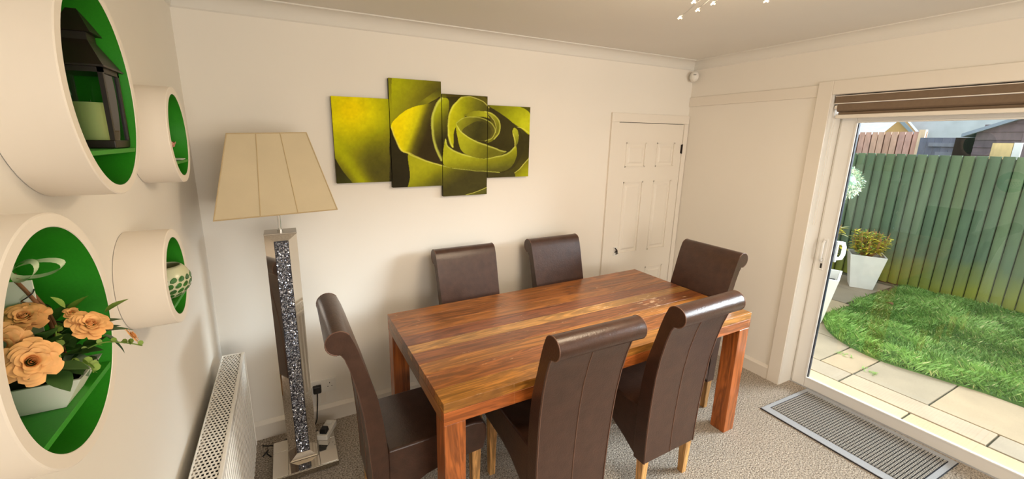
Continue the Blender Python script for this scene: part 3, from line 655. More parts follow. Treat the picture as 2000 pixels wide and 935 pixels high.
obj('pipe', MB().tube([(.0, ry0 - .02, .16), (.0, ry0 + .035, .16), (.0, ry0 + .035, 0)], .0075, 10), M['rad'], rd, smooth=True)
# ---------------------------------------------------------------- wall socket with plug, floor leads
sk_ = thing('wall_socket', 'white double wall socket low on the back wall behind the lamp', 'socket', (.482, 0, .242))
obj('face_plate', MB().box(-.073, .073, -.009, 0, -.043, .043), M['white'], sk_, bevel=.002)
for cx_ in (-.035, .037):
    obj('rocker_switch', MB().box(cx_ + .012, cx_ + .028, -.0125, -.009, .018, .034), M['white'], sk_, bevel=.001, seg=1)
    for a, b in ((0, .014), (-.011, -.008), (.011, -.008)):
        obj('pin_hole', MB().box(cx_ + a - (.002 if a == 0 else .0032), cx_ + a + (.002 if a == 0 else .0032), -.0094, -.0088, b - (.004 if a == 0 else .0018), b + (.004 if a == 0 else .0018)), M['dark'], sk_)
obj('trunking', MB().box(-.020, .012, -.004, 0, -.115, -.043), M['trim'], sk_)
pg = thing('plug', 'black plug pushed into the wall socket with its cable hanging', 'plug', (.447, -.012, .236))
obj('plug_body', MB().taper((0, 0), -.022, .0, .040, .050, .046, .052, mtx=Matrix.Rotation(math.radians(-90), 4, 'X')), M['black'], pg, bevel=.006, seg=3)
cab = [(0, -.012, -.018), (-.004, -.02, -.07), (-.012, -.03, -.14), (-.02, -.035, -.19), (-.05, -.04, -.228), (-.12, -.07, -.228)]
obj('cable', MB().tube(smooth_poly(cab, False, 5).tolist(), .0032, 8), M['black'], pg, smooth=True)
cbm = MB().tube(smooth_poly([(.14, -.08, .006), (.19, -.10, .006), (.25, -.09, .006), (.31, -.055, .006), (.37, -.07, .006), (.43, -.085, .006)], False, 6).tolist(), .0034, 8)
tag(obj('power_cable', cbm, M['black'], smooth=True), 'thin black cable along the floor between radiator and lamp foot, nearer the skirting', 'cable')
cbm = MB().tube(smooth_poly([(.145, -.17, .006), (.17, -.13, .0068), (.165, -.155, .006), (.185, -.19, .006)], False, 6).tolist(), .0034, 8)
tag(obj('power_cable', cbm, M['black'], smooth=True), 'short loop of black cable lying against the left edge of the lamp foot', 'cable')
ex = thing('extension_block', 'white extension socket block with black plug behind the lamp foot', 'socket', (.470, -.175, .0385), math.radians(62))
obj('block_body', MB().box(-.055, .080, -.030, .030, 0, .030), M['white'], ex, bevel=.004)
obj('rocker_switch', MB().box(.040, .062, -.014, .014, .0302, .036), M['white'], ex, bevel=.002, seg=1)
obj('plugged_plug', MB().taper((-.022, 0), .0302, .058, .042, .034), M['black'], ex, bevel=.005, seg=2)
# ---------------------------------------------------------------- alarm sensor
sn = thing('alarm_sensor', 'small oval white alarm sensor high in the back right corner', 'sensor', (W - .055, -.055, 2.208), math.radians(-40))
Rr = Matrix.Rotation(math.radians(90), 4, 'X')
obj('sensor_body', MB().lathe([(.0001, .052), (.018, .050), (.030, .042), (.034, .028), (.034, .0), (.020, -.028)], 24, T((0, 0, 0)) @ Rr @ T((0, 0, -.02)), sc=(.95, 1.18)), M['white'], sn, smooth=True)
obj('sensor_slot', MB().box(-.014, .006, -.0345, -.030, .008, .012), M['dark'], sn)
# ---------------------------------------------------------------- round wall boxes
def wall_box(label, cy_, cz_, riy, riz, roy, roz, shelf_z, d=.100):
    t = thing('round_wall_shelf', label, 'shelf', (0, cy_, cz_), group='round white wall shelves with green insides')
    N = 96; mb = MB(); A_ = [2 * math.pi * i / N for i in range(N)]
    rings = [(roy, roz, .001), (roy, roz, d - .002), (roy - .002, roz - .002, d), (riy + .001, riz + .001, d), (riy, riz, d - .001)]
    vs = [(x, ry * math.cos(a), rz * math.sin(a)) for ry, rz, x in rings for a in A_]
    fs = [(k * N + i, k * N + (i + 1) % N, (k + 1) * N + (i + 1) % N, (k + 1) * N + i) for k in range(len(rings) - 1) for i in range(N)]
    mb.add(vs, fs); obj('outer_ring', mb, M['rim'], t, auto=40)
    mb = MB(); rings = [(riy, riz, d - .0012), (riy, riz, .006)]
    vs = [(x, ry * math.cos(a), rz * math.sin(a)) for ry, rz, x in rings for a in A_]
    fs = [(i, (i + 1) % N, N + (i + 1) % N, N + i) for i in range(N)] + [tuple(range(N, 2 * N))]
    mb.add(vs, fs); obj('green_lining', mb, M['green'], t, auto=40)
    dz = shelf_z - cz_; h1 = riy * math.sqrt(max(0, 1 - (dz / riz) ** 2)) - .001; h0 = riy * math.sqrt(max(0, 1 - ((dz - .009) / riz) ** 2)) - .001
    obj('shelf_board', MB().add([(.007, -h0, dz - .009), (d - .002, -h0, dz - .009), (d - .002, h0, dz - .009), (.007, h0, dz - .009), (.007, -h1, dz), (d - .002, -h1, dz), (d - .002, h1, dz), (.007, h1, dz)],
        [(0, 3, 2, 1), (4, 5, 6, 7), (0, 1, 5, 4), (1, 2, 6, 5), (2, 3, 7, 6), (3, 0, 4, 7)]), M['green'], t, bevel=.001, seg=1)
    return t
wall_box('large round white wall shelf, upper left, holding the black lantern', -1.336, 1.790, .160, .182, .183, .200, 1.678)
wall_box('small round white wall shelf, upper, beside the lantern shelf', -.759, 1.706, .117, .126, .140, .148, 1.628)
wall_box('large round white wall shelf, lower left, holding the peach roses', -1.660, 1.424, .144, .158, .163, .178, 1.327)
wall_box('small round white wall shelf, lower, holding the mosaic globe', -1.052, 1.326, .101, .107, .125, .131, 1.262)
# ---------------------------------------------------------------- lantern with candle
ln = thing('candle_lantern', 'black metal lantern with glass sides in the upper large round shelf', 'lantern', (.0475, -1.247, 1.6785))
a = .041; bz = .158
mb = MB().box(-a, a, -a - .007, a + .007, 0, .016)
obj('base', mb, M['lantern'], ln, bevel=.002)
for sx_ in (-1, 1):
    for sy_ in (-1, 1): obj('post', MB().box(sx_ * a - .004 - sx_ * .004, sx_ * a + .004 - sx_ * .004, sy_ * .047 - .004 - sy_ * .004, sy_ * .047 + .004 - sy_ * .004, .016, bz), M['lantern'], ln)
for x in (-1, 1): obj('glass_pane', MB().box(x * (a - .004) - .0005, x * (a - .004) + .0005, -.039, .039, .016, bz), M['lglass'], ln)
for y_ in (-1, 1): obj('glass_pane', MB().box(-a + .008, a - .008, y_ * .043 - .0005, y_ * .043 + .0005, .016, bz), M['lglass'], ln)
obj('top_rail', MB().box(-a, a, -.047, .047, bz - .010, bz + .002), M['lantern'], ln)
rf = MB().taper((0, 0), bz + .002, bz + .052, .092, .040, .112, .046).taper((0, 0), bz + .052, bz + .066, .040, .040, .046, .046).taper((0, 0), bz + .066, bz + .112, .058, .014, .066, .014)
rf.taper((0, 0), bz - .0005, bz + .003, .094, .094, .114, .114)
obj('roof', rf, M['lantern'], ln)
cp = MB().sphere((0, 0, bz + .116), .008, 10, 8)
obj('finial', cp, M['brass'], ln, smooth=True)
obj('ring', MB().tube([(0, .019 * math.sin(t_), bz + .138 + .019 * -math.cos(t_)) for t_ in [i * 2 * math.pi / 16 for i in range(17)]], .0018, 6, cap=False), M['lantern'], ln, smooth=True)
cd = thing('pillar_candle', 'cream pillar candle inside the black lantern', 'candle', (.0475, -1.247, 1.6950))
obj('wax', MB().lathe([(.0001, 0), (.030, 0), (.0305, .002), (.0305, .072), (.0285, .075), (.022, .072), (.0001, .071)], 24), M['candle'], cd, auto=40)
obj('wick', MB().tube([(0, 0, .071), (0, 0, .080)], .0008, 5), M['black'], cd)
# ---------------------------------------------------------------- figurine with pink flower
fg = thing('flower_ornament', 'small pink flower ornament on a flat white dish in the upper small shelf', 'ornament', (.070, -.752, 1.6285))
obj('dish', MB().lathe([(.0001, 0), (.030, 0), (.036, .004), (.0355, .005), (.03, .002), (.0001, .002)], 24), M['ceram'], fg, auto=40)
obj('stem', MB().tube([(0, 0, .002), (0, .0, .036)], .0022, 6), M['twig'], fg)
for k in range(6):
    an = k * math.pi / 3; mtx = T((0, .0, .037)) @ RZ(an) @ Matrix.Rotation(math.radians(-25), 4, 'Y')
    vs = [(0, 0, 0), (.010, -.008, .001), (.021, -.007, .008), (.025, 0, .012), (.021, .007, .008), (.010, .008, .001)]
    obj('petal', MB().add(vs + [(x, y_, z + .001) for x, y_, z in vs], [(0, 1, 2, 3, 4, 5), (11, 10, 9, 8, 7, 6)] + [(i, (i + 1) % 6, 6 + (i + 1) % 6, 6 + i) for i in range(6)], mtx), M['pink'], fg, smooth=True)
# ---------------------------------------------------------------- mosaic globe
mg = thing('mosaic_globe', 'round glass candle bowl with green leaf mosaic in the lower small shelf', 'candle holder', (.072, -1.052, 1.2625))
R_ = .058
M['mosaic'] = mat('cream_mosaic_glass', srgb(206, 206, 170), .25)
M['tessera'] = mat('green_mosaic_glass', srgb(54, 104, 44), .2, noise=(40, .5))
def glpt(th, ph, r): return (r * math.sin(th) * math.cos(ph), r * math.sin(th) * math.sin(ph), R_ * .93 - r * math.cos(th) * .93)
obj('bowl', MB().lathe([(.0001, .001)] + [(R_ * math.sin(t_), R_ * .93 - R_ * math.cos(t_) * .93) for t_ in [math.radians(d) for d in range(12, 141, 8)]] + [((R_ - .003) * math.sin(t_), R_ * .93 - (R_ - .003) * math.cos(t_) * .93) for t_ in [math.radians(d) for d in range(140, 11, -8)]] + [(.0001, .005)], 32), M['mosaic'], mg, smooth=True)
for i, th_ in enumerate((100, 82, 64, 46)):
    n_ = int(19 * math.sin(math.radians(th_)))
    for j in range(n_):
        ph = 2 * math.pi * (j + .5 * (i % 2)) / n_; vs = []
        for k in range(8):
            u = 2 * math.pi * k / 8; dt, dp = math.radians(8.4) * math.cos(u), .130 / math.sin(math.radians(th_)) * 1.12 * math.sin(u) * (1 - .25 * math.cos(u)); sk2 = .3 * dt
            vs.append(glpt(math.radians(th_) + dt, ph + dp + sk2, R_ + .0002))
        vs += [tuple(np.array(glpt(math.radians(th_), ph, R_ + .0016)) * .25 + np.array((v[0], v[1], v[2])) * .75 * np.array((1.012, 1.012, 1))) for v in vs]
        mb = MB().add(vs, [(8, 9, 10, 11, 12, 13, 14, 15)] + [(k, (k + 1) % 8, 8 + (k + 1) % 8, 8 + k) for k in range(8)])
        obj('mosaic_leaf', mb, M['tessera'], mg)
# ---------------------------------------------------------------- rose planter
tp = thing('rose_planter', 'white trough of peach artificial roses with organza bow in the lower large shelf', 'flower arrangement', (.062, -1.65, 1.3275))
tr = MB(); zt = .045
o8 = [(-.050, -.030, 0), (.025, -.030, 0), (.025, .028, 0), (-.050, .028, 0), (-.055, -.044, zt), (.052, -.044, zt), (.052, .034, zt), (-.055, .034, zt)]
i8 = [(-.046, -.026, .004), (.021, -.026, .004), (.021, .024, .004), (-.046, .024, .004), (-.0515, -.0405, zt), (.0485, -.0405, zt), (.0485, .0305, zt), (-.0515, .0305, zt)]
tr.add(o8 + i8, [(0, 3, 2, 1), (0, 1, 5, 4), (1, 2, 6, 5), (2, 3, 7, 6), (3, 0, 4, 7), (8, 9, 10, 11), (9, 8, 12, 13), (10, 9, 13, 14), (11, 10, 14, 15), (8, 11, 15, 12), (4, 5, 13, 12), (5, 6, 14, 13), (6, 7, 15, 14), (7, 4, 12, 15)])
obj('trough', tr, M['ceram'], tp)
obj('soil', MB().box(-.046, .036, -.030, .026, .026, .036), M['soil'], tp)
def petal_mb(mb, c, nrm, layers, R0, seed):
    r_ = random.Random(seed); q = Vector(nrm).to_track_quat('Z', 'Y').to_matrix().to_4x4(); base = T(c) @ q
    n = 40; vs = []
    for i in range(n + 1):          # rolled heart
        a_ = i * .42; rr = R0 * (.03 + .30 * i / n); z1 = R0 * (.42 - .10 * i / n + .03 * math.sin(a_ * 2.3))
        vs += [base @ Vector((rr * .8 * math.cos(a_), rr * .8 * math.sin(a_), -.1 * R0)), base @ Vector((rr * math.cos(a_), rr * math.sin(a_), z1))]
    mb.add(vs, [(2 * i, 2 * i + 2, 2 * i + 3, 2 * i + 1) for i in range(n)])
    for li in range(layers):
        f = (li + 1) / layers; n_ = 3 + (li + 1) // 2; tilt = math.radians(80 - 58 * f); r0 = R0 * (.26 + .16 * f); h_ = R0 * (.48 + .40 * f); wl = 2 * math.pi * (r0 + h_ * .5 * math.cos(tilt)) / n_ * .72
        for k in range(n_):
            an = 2 * math.pi * k / n_ + li * 1.1 + r_.uniform(-.2, .2); grid = []; ph = r_.uniform(0, 6)
            for iy in range(6):
                v = iy / 5
                for ix in range(7):
                    u = ix / 3 - 1; w_ = wl * math.sin(math.pi * (.22 + .56 * v)) ** .8; lip = max(0, v - .62) ** 1.5
                    rad = r0 + h_ * v * math.cos(tilt) + R0 * .9 * lip * (.5 + f) ; up = h_ * v * math.sin(tilt) - .22 * R0 * f - R0 * .7 * lip * (.4 + f) + R0 * .035 * math.sin(u * 4 + ph) * v
                    th = u * w_ / max(rad, 1e-4); rr = rad - R0 * .05 * u * u * v
                    grid.append(RZ(an) @ Vector((rr * math.cos(th), rr * math.sin(th), up)))
            mb.add([base @ g for g in grid], [(i * 7 + j, i * 7 + j + 1, i * 7 + j + 8, i * 7 + j + 7) for i in range(5) for j in range(6)])
    return mb
def rose(c, nrm, R0, layers=5, seed=1, parent=tp):
    return obj('rose', petal_mb(MB(), c, nrm, layers, R0, seed), M['rose'], parent, smooth=True)
# positions local to planter (x out of wall, y along wall, z up)
roses = [((.021, -.070, .094), (.55, -.75, .45), .0205), ((-.010, -.054, .116), (.3, -.9, .3), .019), ((-.010, .006, .130), (.2, -.5, .8), .018),
         ((.060, -.006, .110), (.55, -.35, .75), .0175), ((.030, .028, .120), (.3, -.4, .8), .007), ((.093, .030, .068), (.7, .3, .35), .010)]
for i, (c, n_, r0) in enumerate(roses): rose(c, n_, r0, 6 if r0 > .012 else 3, i + 3)
def leafmesh(mb, c, d, up, L0, w0, fold=.25):
    d = Vector(d).normalized(); up = Vector(up); sd = d.cross(up).normalized(); nn = sd.cross(d); c = Vector(c); pts = []
    prof = [0, .62, .95, 1, .8, .45, 0]
    for i, pw2 in enumerate(prof):
        t_ = i / 6; ctr = c + d * L0 * t_ - nn * L0 * .22 * t_ * t_
        pts += [ctr - sd * w0 * pw2 / 2 + nn * w0 * fold * pw2 * .5, ctr, ctr + sd * w0 * pw2 / 2 + nn * w0 * fold * pw2 * .5]
    fs = []
    for i in range(6): k = i * 3; fs += [(k, k + 1, k + 4, k + 3), (k + 1, k + 2, k + 5, k + 4)]
    return mb.add(pts, fs)
big = [((.030, -.025, .078), (.8, -.35, -.7), .052, .040, 'leaf_g'), ((.07, .046, .088), (.55, .25, -.75), .055, .034, 'leaf_g'), ((.052, .01, .095), (.7, .2, .3), .052, .034, 'leaf_g'),
       ((.0, -.01, .11), (.5, -.3, .5), .06, .04, 'leaf'), ((.01, .03, .10), (.6, .1, .5), .055, .036, 'leaf'), ((.02, -.06, .12), (.3, -.5, .6), .05, .034, 'leaf'), ((.03, -.10, .075), (.6, -.6, -.3), .05, .032, 'leaf'),
       ((.05, .07, .10), (.7, .6, .1), .05, .03, 'leaf'), ((.06, .08, .085), (.8, .5, -.1), .05, .026, 'leaf'), ((-.02, -.04, .12), (.1, .3, .8), .05, .03, 'leaf'), ((.0, .05, .12), (.3, .5, .6), .045, .028, 'leaf'),
       ((.02, -.09, .08), (.9, .1, -.1), .05, .032, 'leaf'), ((.03, .0, .07), (.9, .1, .15), .045, .036, 'leaf'), ((.0, -.12, .09), (.5, -.7, .2), .045, .03, 'leaf'), ((-.01, .01, .13), (.2, .1, .9), .04, .03, 'leaf'),
       ((.02, .06, .13), (.5, .4, .7), .045, .024, 'leaf_y'), ((.07, .085, .12), (.6, .6, .45), .045, .02, 'leaf_y'), ((.03, .035, .15), (-.2, -.3, .9), .03, .014, 'leaf_y')]
for i in range(34):
    a_ = random.uniform(0, 6.28)
    big.append(((random.uniform(-.02, .04), random.uniform(-.11, .08), random.uniform(.055, .11)), (random.uniform(.2, .9), math.sin(a_) * .8, random.uniform(-.2, .7)), random.uniform(.035, .055), random.uniform(.022, .036), 'leaf'))
for c, d, L0, w0, mm in [((c[0] * .8, (c[1] + .02) * .55, c[2] * .85), d, L0 * .82, w0 * .82, mm) for c, d, L0, w0, mm in big]: obj('leaf', leafmesh(MB(), c, d, (0, 0, 1) if abs(d[2]) < .85 else (1, 0, 0), L0, w0), M[mm], tp, smooth=True)
def sprig(pts, n_, sz, seed):
    r_ = random.Random(seed); P = smooth_poly(pts, False, 6); mb = MB().tube(P.tolist(), .0010, 5); o = obj('sprig', mb, M['leaf_y'], tp, smooth=True); ml = MB()
    for i in range(n_):
        p = Vector(P[int((i + 1) / (n_ + .5) * (len(P) - 1))]); an = i * 2.4
        for s in (-1, 1):
            d = Vector((.5 + r_.uniform(-.3, .3), s * .8, .35 + r_.uniform(-.4, .4))); c = p + d.normalized() * sz * .5; dd = d.normalized(); nn = Vector((.75, -.45, .5)).normalized(); u = dd; v = nn.cross(u).normalized()
            ml.add([c + (u * math.cos(k * math.pi / 4) + v * math.sin(k * math.pi / 4)) * sz * .5 for k in range(8)], [tuple(range(8))])
    obj('sprig_leaf', ml, M['leaf_y'], o)
sprig([(.015, -.02, .055), (.026, -.036, .078), (.030, -.03, .095), (.027, -.012, .118)], 8, .0095, 1)
sprig([(.02, -.01, .055), (.045, -.02, .06), (.058, -.026, .054), (.062, -.032, .046)], 4, .011, 2)
sprig([(.03, .01, .06), (.06, .02, .068), (.085, .024, .060), (.104, .026, .050)], 6, .008, 3)
# twig handle with wire, organza bow
P = smooth_poly([(.010, .028, .04), (.004, .030, .11), (-.008, .030, .150), (-.024, .030, .186)], False, 6)
obj('twig_handle', MB().tube(P.tolist(), .0026, 7).tube([(p[0] + .003, p[1] + .003, p[2]) for p in P], .0020, 7), M['twig'], tp, smooth=True)
wr = [(.012 - i * .0011 + .010 * math.cos(i * .55), .028 + .010 * math.sin(i * .55), .098 + i * .0027) for i in range(32)]
obj('wire', MB().tube(wr, .0009, 5), M['black'], tp, smooth=True)
def loop(c, ax1, ax2, wdt, nrm):
    c, ax1, ax2, nrm = Vector(c), Vector(ax1), Vector(ax2), Vector(nrm).normalized(); mb = MB(); pts = []
    for i in range(21):
        t_ = 2 * math.pi * i / 20; r_ = math.sin(t_ / 2); p = c + ax1 * (1 - math.cos(t_)) / 2 + ax2 * math.sin(t_) * .5; ww = wdt * (.3 + .7 * r_); pts += [p - nrm * ww / 2, p + nrm * ww / 2]
    return mb.add(pts, [(2 * i, 2 * i + 1, 2 * i + 3, 2 * i + 2) for i in range(20)])
bc = (-.020, .026, .190)
for (a1, a2, w_) in (((.054, .0, .004), (.004, .002, .022), .012), ((.034, -.02, .006), (.006, .008, .026), .011), ((-.03, -.01, .012), (.01, .0, .02), .012), ((-.02, .0, -.02), (.01, .01, .02), .010)):
    obj('ribbon_loop', loop(bc, a1, a2, w_, (.2, 1, .35)), M['ribbon'], tp, smooth=True)
obj('back_card', MB().box(-.050, -.004, .030, .032, .03, .175), M['ceram'], tp)
# ---------------------------------------------------------------- ceiling light (branching flower light)
cl = thing('ceiling_light', 'branching metal ceiling light with small lit flower bulbs', 'lamp', (1.80, -1.62, H))
obj('ceiling_rose', MB().lathe([(.0001, 0), (.05, 0), (.05, -.018), (.03, -.03), (.0001, -.03)], 24), M['chrome'], cl, auto=30)
tips = [(-.146, .290, -.21), (-.078, .277, -.18), (-.096, .207, -.18), (-.164, .227, -.18), (.03, .111, -.18), (.30, -.05, -.16), (.22, -.25, -.17), (.05, -.36, -.15), (-.2, -.3, -.18), (-.34, -.08, -.16), (.25, .12, -.12), (-.25, .05, -.2)]
for i, tpz in enumerate(tips):
    mid = (tpz[0] * .5 + random.uniform(-.03, .03), tpz[1] * .5 + random.uniform(-.03, .03), tpz[2] * .35 - .02)
    P = smooth_poly([(0, 0, -.03), mid, tpz], False, 8)
    o = obj('branch', MB().tube(P.tolist(), .0016, 6), M['chrome'], cl, smooth=True)
    fl = MB()
    for k in range(5):
        an = k * 1.257; mtx = T(tpz) @ Matrix.Rotation(math.pi, 4, 'X') @ RZ(an)
        fl.add([(0, 0, 0), (.006, -.004, .003), (.010, 0, .006), (.006, .004, .003)], [(0, 1, 2, 3)], mtx)
    obj('flower', fl.sphere(tpz, .0035, 8, 6), M['bulb'], o)
light('ceiling_light_glow', 'AREA', (1.80, -1.62, H - .26), 8, (1.0, .80, .56), shape='DISK', size=.6)
light('ceiling_light_upglow', 'POINT', (1.80, -1.62, H - .30), 10, (1.0, .80, .56), shadow_soft_size=.25)
# ---------------------------------------------------------------- door mat
mt = thing('door_mat', 'grey ribbed rubber-edged mat on the carpet in front of the patio door', 'mat', (3.292, -1.487, .0), math.radians(-1.5))
hx_, hy_ = .262, .374
obj('mat_backing', MB().box(-hx_, hx_, -hy_, hy_, .001, .006), M['matdark'], mt, bevel=.001, seg=1)
e_ = .045
obj('mat_border', MB().box(-hx_ + .004, hx_ - .004, -hy_ + .004, -hy_ + e_ * .6, .006, .0085).box(-hx_ + .004, hx_ - .004, hy_ - e_ * .6, hy_ - .004, .006, .0085).box(-hx_ + .004, -hx_ + .060, -hy_ + e_ * .6, hy_ - e_ * .6, .006, .0085).box(hx_ - .040, hx_ - .004, -hy_ + e_ * .6, hy_ - e_ * .6, .006, .0085), M['matgrey'], mt)
n_ = 46; yv0, yv1 = -hy_ + e_ * .6 + .004, hy_ - e_ * .6 - .004; me0 = None
for i in range(n_):
    y_ = yv0 + (yv1 - yv0) * (i + .5) / n_; w2 = (yv1 - yv0) / n_ * .70
    if me0 is None: o = obj('rib', MB().box(-hx_ + .066, hx_ - .046, -w2 / 2, w2 / 2, .006, .0095), M['matrib'], mt); me0 = o
    else: o = me0.copy(); C.objects.link(o)
    o.location = (0, y_, 0)
obj('cross_thread', (lambda m_: [m_.box(-hx_ + .070 + k * .0135, -hx_ + .0728 + k * .0135, yv0, yv1, .006, .0108) for k in range(30)] and m_)(MB()), M['matdark'], mt, kind='stuff')
# ---------------------------------------------------------------- garden
GZ = -.12
struct('ground_garden', MB().box(XO - .05, 40, -30, 30, GZ - .2, GZ - .03), M['lawnsoil'])
struct('patio_bed', MB().box(XO - .05, 7.7, -6.5, 4.5, GZ - .03, GZ - .012), M['joint'])
pav = thing('patio_paving', 'pale sandstone slab paving between the patio door and the lawn', 'paving', (4.3, -1.5, GZ))
sc_ = [srgb(184, 156, 116), srgb(170, 144, 110), srgb(160, 140, 114), srgb(186, 162, 122), srgb(156, 136, 108), srgb(174, 148, 118)]
def slab(x0, x1, y0, y1, k):
    g = .006
    vs = [(x0 + g + random.uniform(-.003, .003), y0 + g), (x1 - g, y0 + g + random.uniform(-.003, .003)), (x1 - g + random.uniform(-.003, .003), y1 - g), (x0 + g, y1 - g + random.uniform(-.003, .003))]
    h_ = random.uniform(0, .003)
    o = obj('paving_slab', MB().prism([(a - 4.3, b + 1.5) for a, b in vs], -.012, h_, 'z'), M['stone'], pav, bevel=.003, seg=1, color=sc_[k % 6]); return o
def ystrips(x0, x1, ys_, k0):
    for i in range(len(ys_) - 1): slab(x0, x1, ys_[i], ys_[i + 1], k0 + i * 3)
ystrips(3.70, 4.13, [-6, -5.1, -4.2, -3.3, -2.4, -1.50, -.60, .3, 1.2, 2.1], 0)
ystrips(4.13, 4.36, [-6, -5.4, -4.5, -3.6, -2.7, -1.85, -1.08, -.35, .5, 1.2, 2.1], 2)
ystrips(4.36, 4.95, [-6, -5.2, -4.3, -3.5, -2.45, -1.52, -1.08, -.85, -.35, .3, 1.0, 2.1], 1)
ystrips(4.95, 5.5, [-.84, -.40, .3, 1.0, 2.1], 4)
ystrips(5.5, 6.1, [-.35, .35, 1.0, 2.1], 0); ystrips(6.1, 6.7, [-.30, .3, 1.0, 2.1], 4); ystrips(6.7, 7.35, [-.28, .3, 1.0, 2.1], 2)
# lawn: edge curve towards the house, blades of grass
edge = [(5.35, -.42), (5.12, -.55), (4.93, -.75), (4.82, -1.05), (4.87, -1.35), (4.95, -1.7), (5.02, -2.2), (5.1, -3), (5.1, -4.6)]
lp_ = smooth_poly([e for e in edge], False, 5).tolist()
lawnpoly = [(7.45, -.36), (6.4, -.34)] + lp_ + [(7.6, -4.6)]
lw_ = thing('lawn', 'green lawn between the paving and the green fence', 'lawn', (6.3, -2, GZ)); lw_['kind'] = 'stuff'
obj('turf', MB().prism([(a - 6.3, b + 2) for a, b in lawnpoly], -.010, .012, 'z'), M['lawnsoil'], lw_, kind='stuff')
poly = np.array(lawnpoly); NB = 90000
Pg = np.stack([rng.uniform(4.78, 7.55, NB * 2), rng.uniform(-3.4, -.34, NB * 2)], 1); Pg = Pg[inside(Pg, poly)][:NB]; nB = len(Pg)
cl_n = fbm(Pg * 100, 22, 5); cl2 = fbm(Pg * 100, 60, 8)
hgt = (.028 + .045 * np.clip(cl_n + .5, 0, 1)) * rng.uniform(.6, 1.3, nB); ang = rng.uniform(0, 6.28, nB) * .7 + cl2 * 4; ln_ = rng.uniform(.25, 1.0, nB) * hgt
wv = .0032
bx = np.stack([np.cos(ang + 1.57), np.sin(ang + 1.57)], 1) * wv; tip = np.stack([np.cos(ang), np.sin(ang)], 1) * ln_[:, None]
V = np.zeros((nB, 4, 3)); base = Pg - np.array([6.3, -2])
V[:, 0, :2] = base - bx; V[:, 1, :2] = base + bx; V[:, 2, :2] = base + bx * .7 + tip * .4; V[:, 3, :2] = base + tip
V[:, :2, 2] = .008; V[:, 2, 2] = .008 + hgt * .62; V[:, 3, 2] = .008 + hgt
F = np.arange(nB * 4).reshape(nB, 4)[:, [0, 1, 2, 3]]
me = bpy.data.meshes.new('grass_blades'); me.vertices.add(nB * 4); me.vertices.foreach_set('co', V.ravel()); me.loops.add(nB * 4); me.loops.foreach_set('vertex_index', F.ravel()); me.polygons.add(nB); me.polygons.foreach_set('loop_start', np.arange(0, nB * 4, 4)); me.update()
g1, g2, g3 = lin((92, 136, 48)), lin((166, 202, 108)), lin((210, 208, 140)); tt = np.clip(.5 + cl_n * .9 + rng.normal(0, .22, nB), 0, 1)[:, None]; colr = g1 * (1 - tt) + g2 * tt; dry = rng.random(nB) < .06; colr[dry] = g3
ca = me.color_attributes.new('tone', 'FLOAT_COLOR', 'POINT'); ca.data.foreach_set('color', np.repeat(np.c_[colr, np.ones(nB)], 4, 0).ravel())
me.materials.append(M['grass']); go = bpy.data.objects.new('grass_blades', me); C.objects.link(go); go.parent = lw_; go['kind'] = 'stuff'
# weeds in the paving joints
for i, (x, y_, lab) in enumerate([(4.66, -.90, 'small green weed growing in the patio joint nearest the planters'), (4.52, -1.12, 'small green weed in the patio joint nearer the mat')]):
    mb = MB()
    for k in range(26):
        an = random.uniform(0, 6.28); leafmesh(mb, (x + random.uniform(-.03, .03), y_ + random.uniform(-.05, .05), GZ), (math.cos(an), math.sin(an), .5), (0, 0, 1), random.uniform(.02, .05), .006)
    tag(obj('weed', mb, M['leaf_y']), lab, 'plant')
for i, (x, y_, lab) in enumerate([(6.35, -.62, 'fallen brown leaf on the grass left of the fence foot'), (4.90, -1.25, 'fallen dark leaf on the paving at the lawn edge, left one'), (4.98, -1.62, 'fallen dark leaf at the lawn edge, right one')]):
    tag(obj('fallen_leaf', leafmesh(MB(), (x, y_, GZ + (.06 if i == 0 else .006)), (.5, .8, .1), (0, 0, 1), .09 if i == 0 else .045, .05 if i == 0 else .02, .5), M['twig'], smooth=True), lab, 'leaf')
# green close-board fence
fn = thing('garden_fence', 'green-stained close-board garden fence with algae at its foot', 'fence', (7.50, -1.0, GZ), math.radians(0))
gcols = [srgb(106, 124, 88), srgb(94, 114, 82), srgb(112, 128, 92), srgb(90, 110, 82), srgb(102, 120, 90), srgb(98, 114, 78)]
pitch = .098; y_ = 1.9; i = 0; fs0 = None
while y_ > -5.0:
    fx = 7.502 + (.466 - y_) * .063 - 7.50
    w2 = pitch + .022; hh = 1.69 + random.uniform(-.004, .004)
    prof = [(0, -.004), (0, .004 - .012), (w2, -.020), (w2, -.004)]
    vs = [(fx - .006, y_ + 1, 0), (fx - .034, y_ - pitch + .007 + 1, 0), (fx + .002, y_ - pitch + .007 + 1, 0), (fx + .010, y_ + 1, 0)]
    vs += [(a_, b_, hh) for a_, b_, c_ in vs]
    obj('fence_board', MB().add(vs, [(0, 3, 2, 1), (4, 5, 6, 7), (0, 1, 5, 4), (1, 2, 6, 5), (2, 3, 7, 6), (3, 0, 4, 7)]), M['fence'], fn, color=gcols[random.randrange(6)])
    y_ -= pitch; i += 1
obj('gap_shade_panel', MB().prism([(.034, 2.9), (.034 + .063 * 6.9 - .1, -4.0), (.040 + .063 * 6.9 - .1, -4.0), (.040, 2.9)], 0, 1.66, 'z'), M['board'], fn, color=srgb(56, 68, 48))  # added dark panel, its colour paints the recess shadow between the boards
obj('gravel_board', MB().prism([(.02, 2.9), (.02 + .063 * 6.9 - .1, -4.0), (.06 + .063 * 6.9 - .1, -4.0), (.06, 2.9)], -.02, .12, 'z'), M['board'], fn, color=srgb(80, 84, 60))
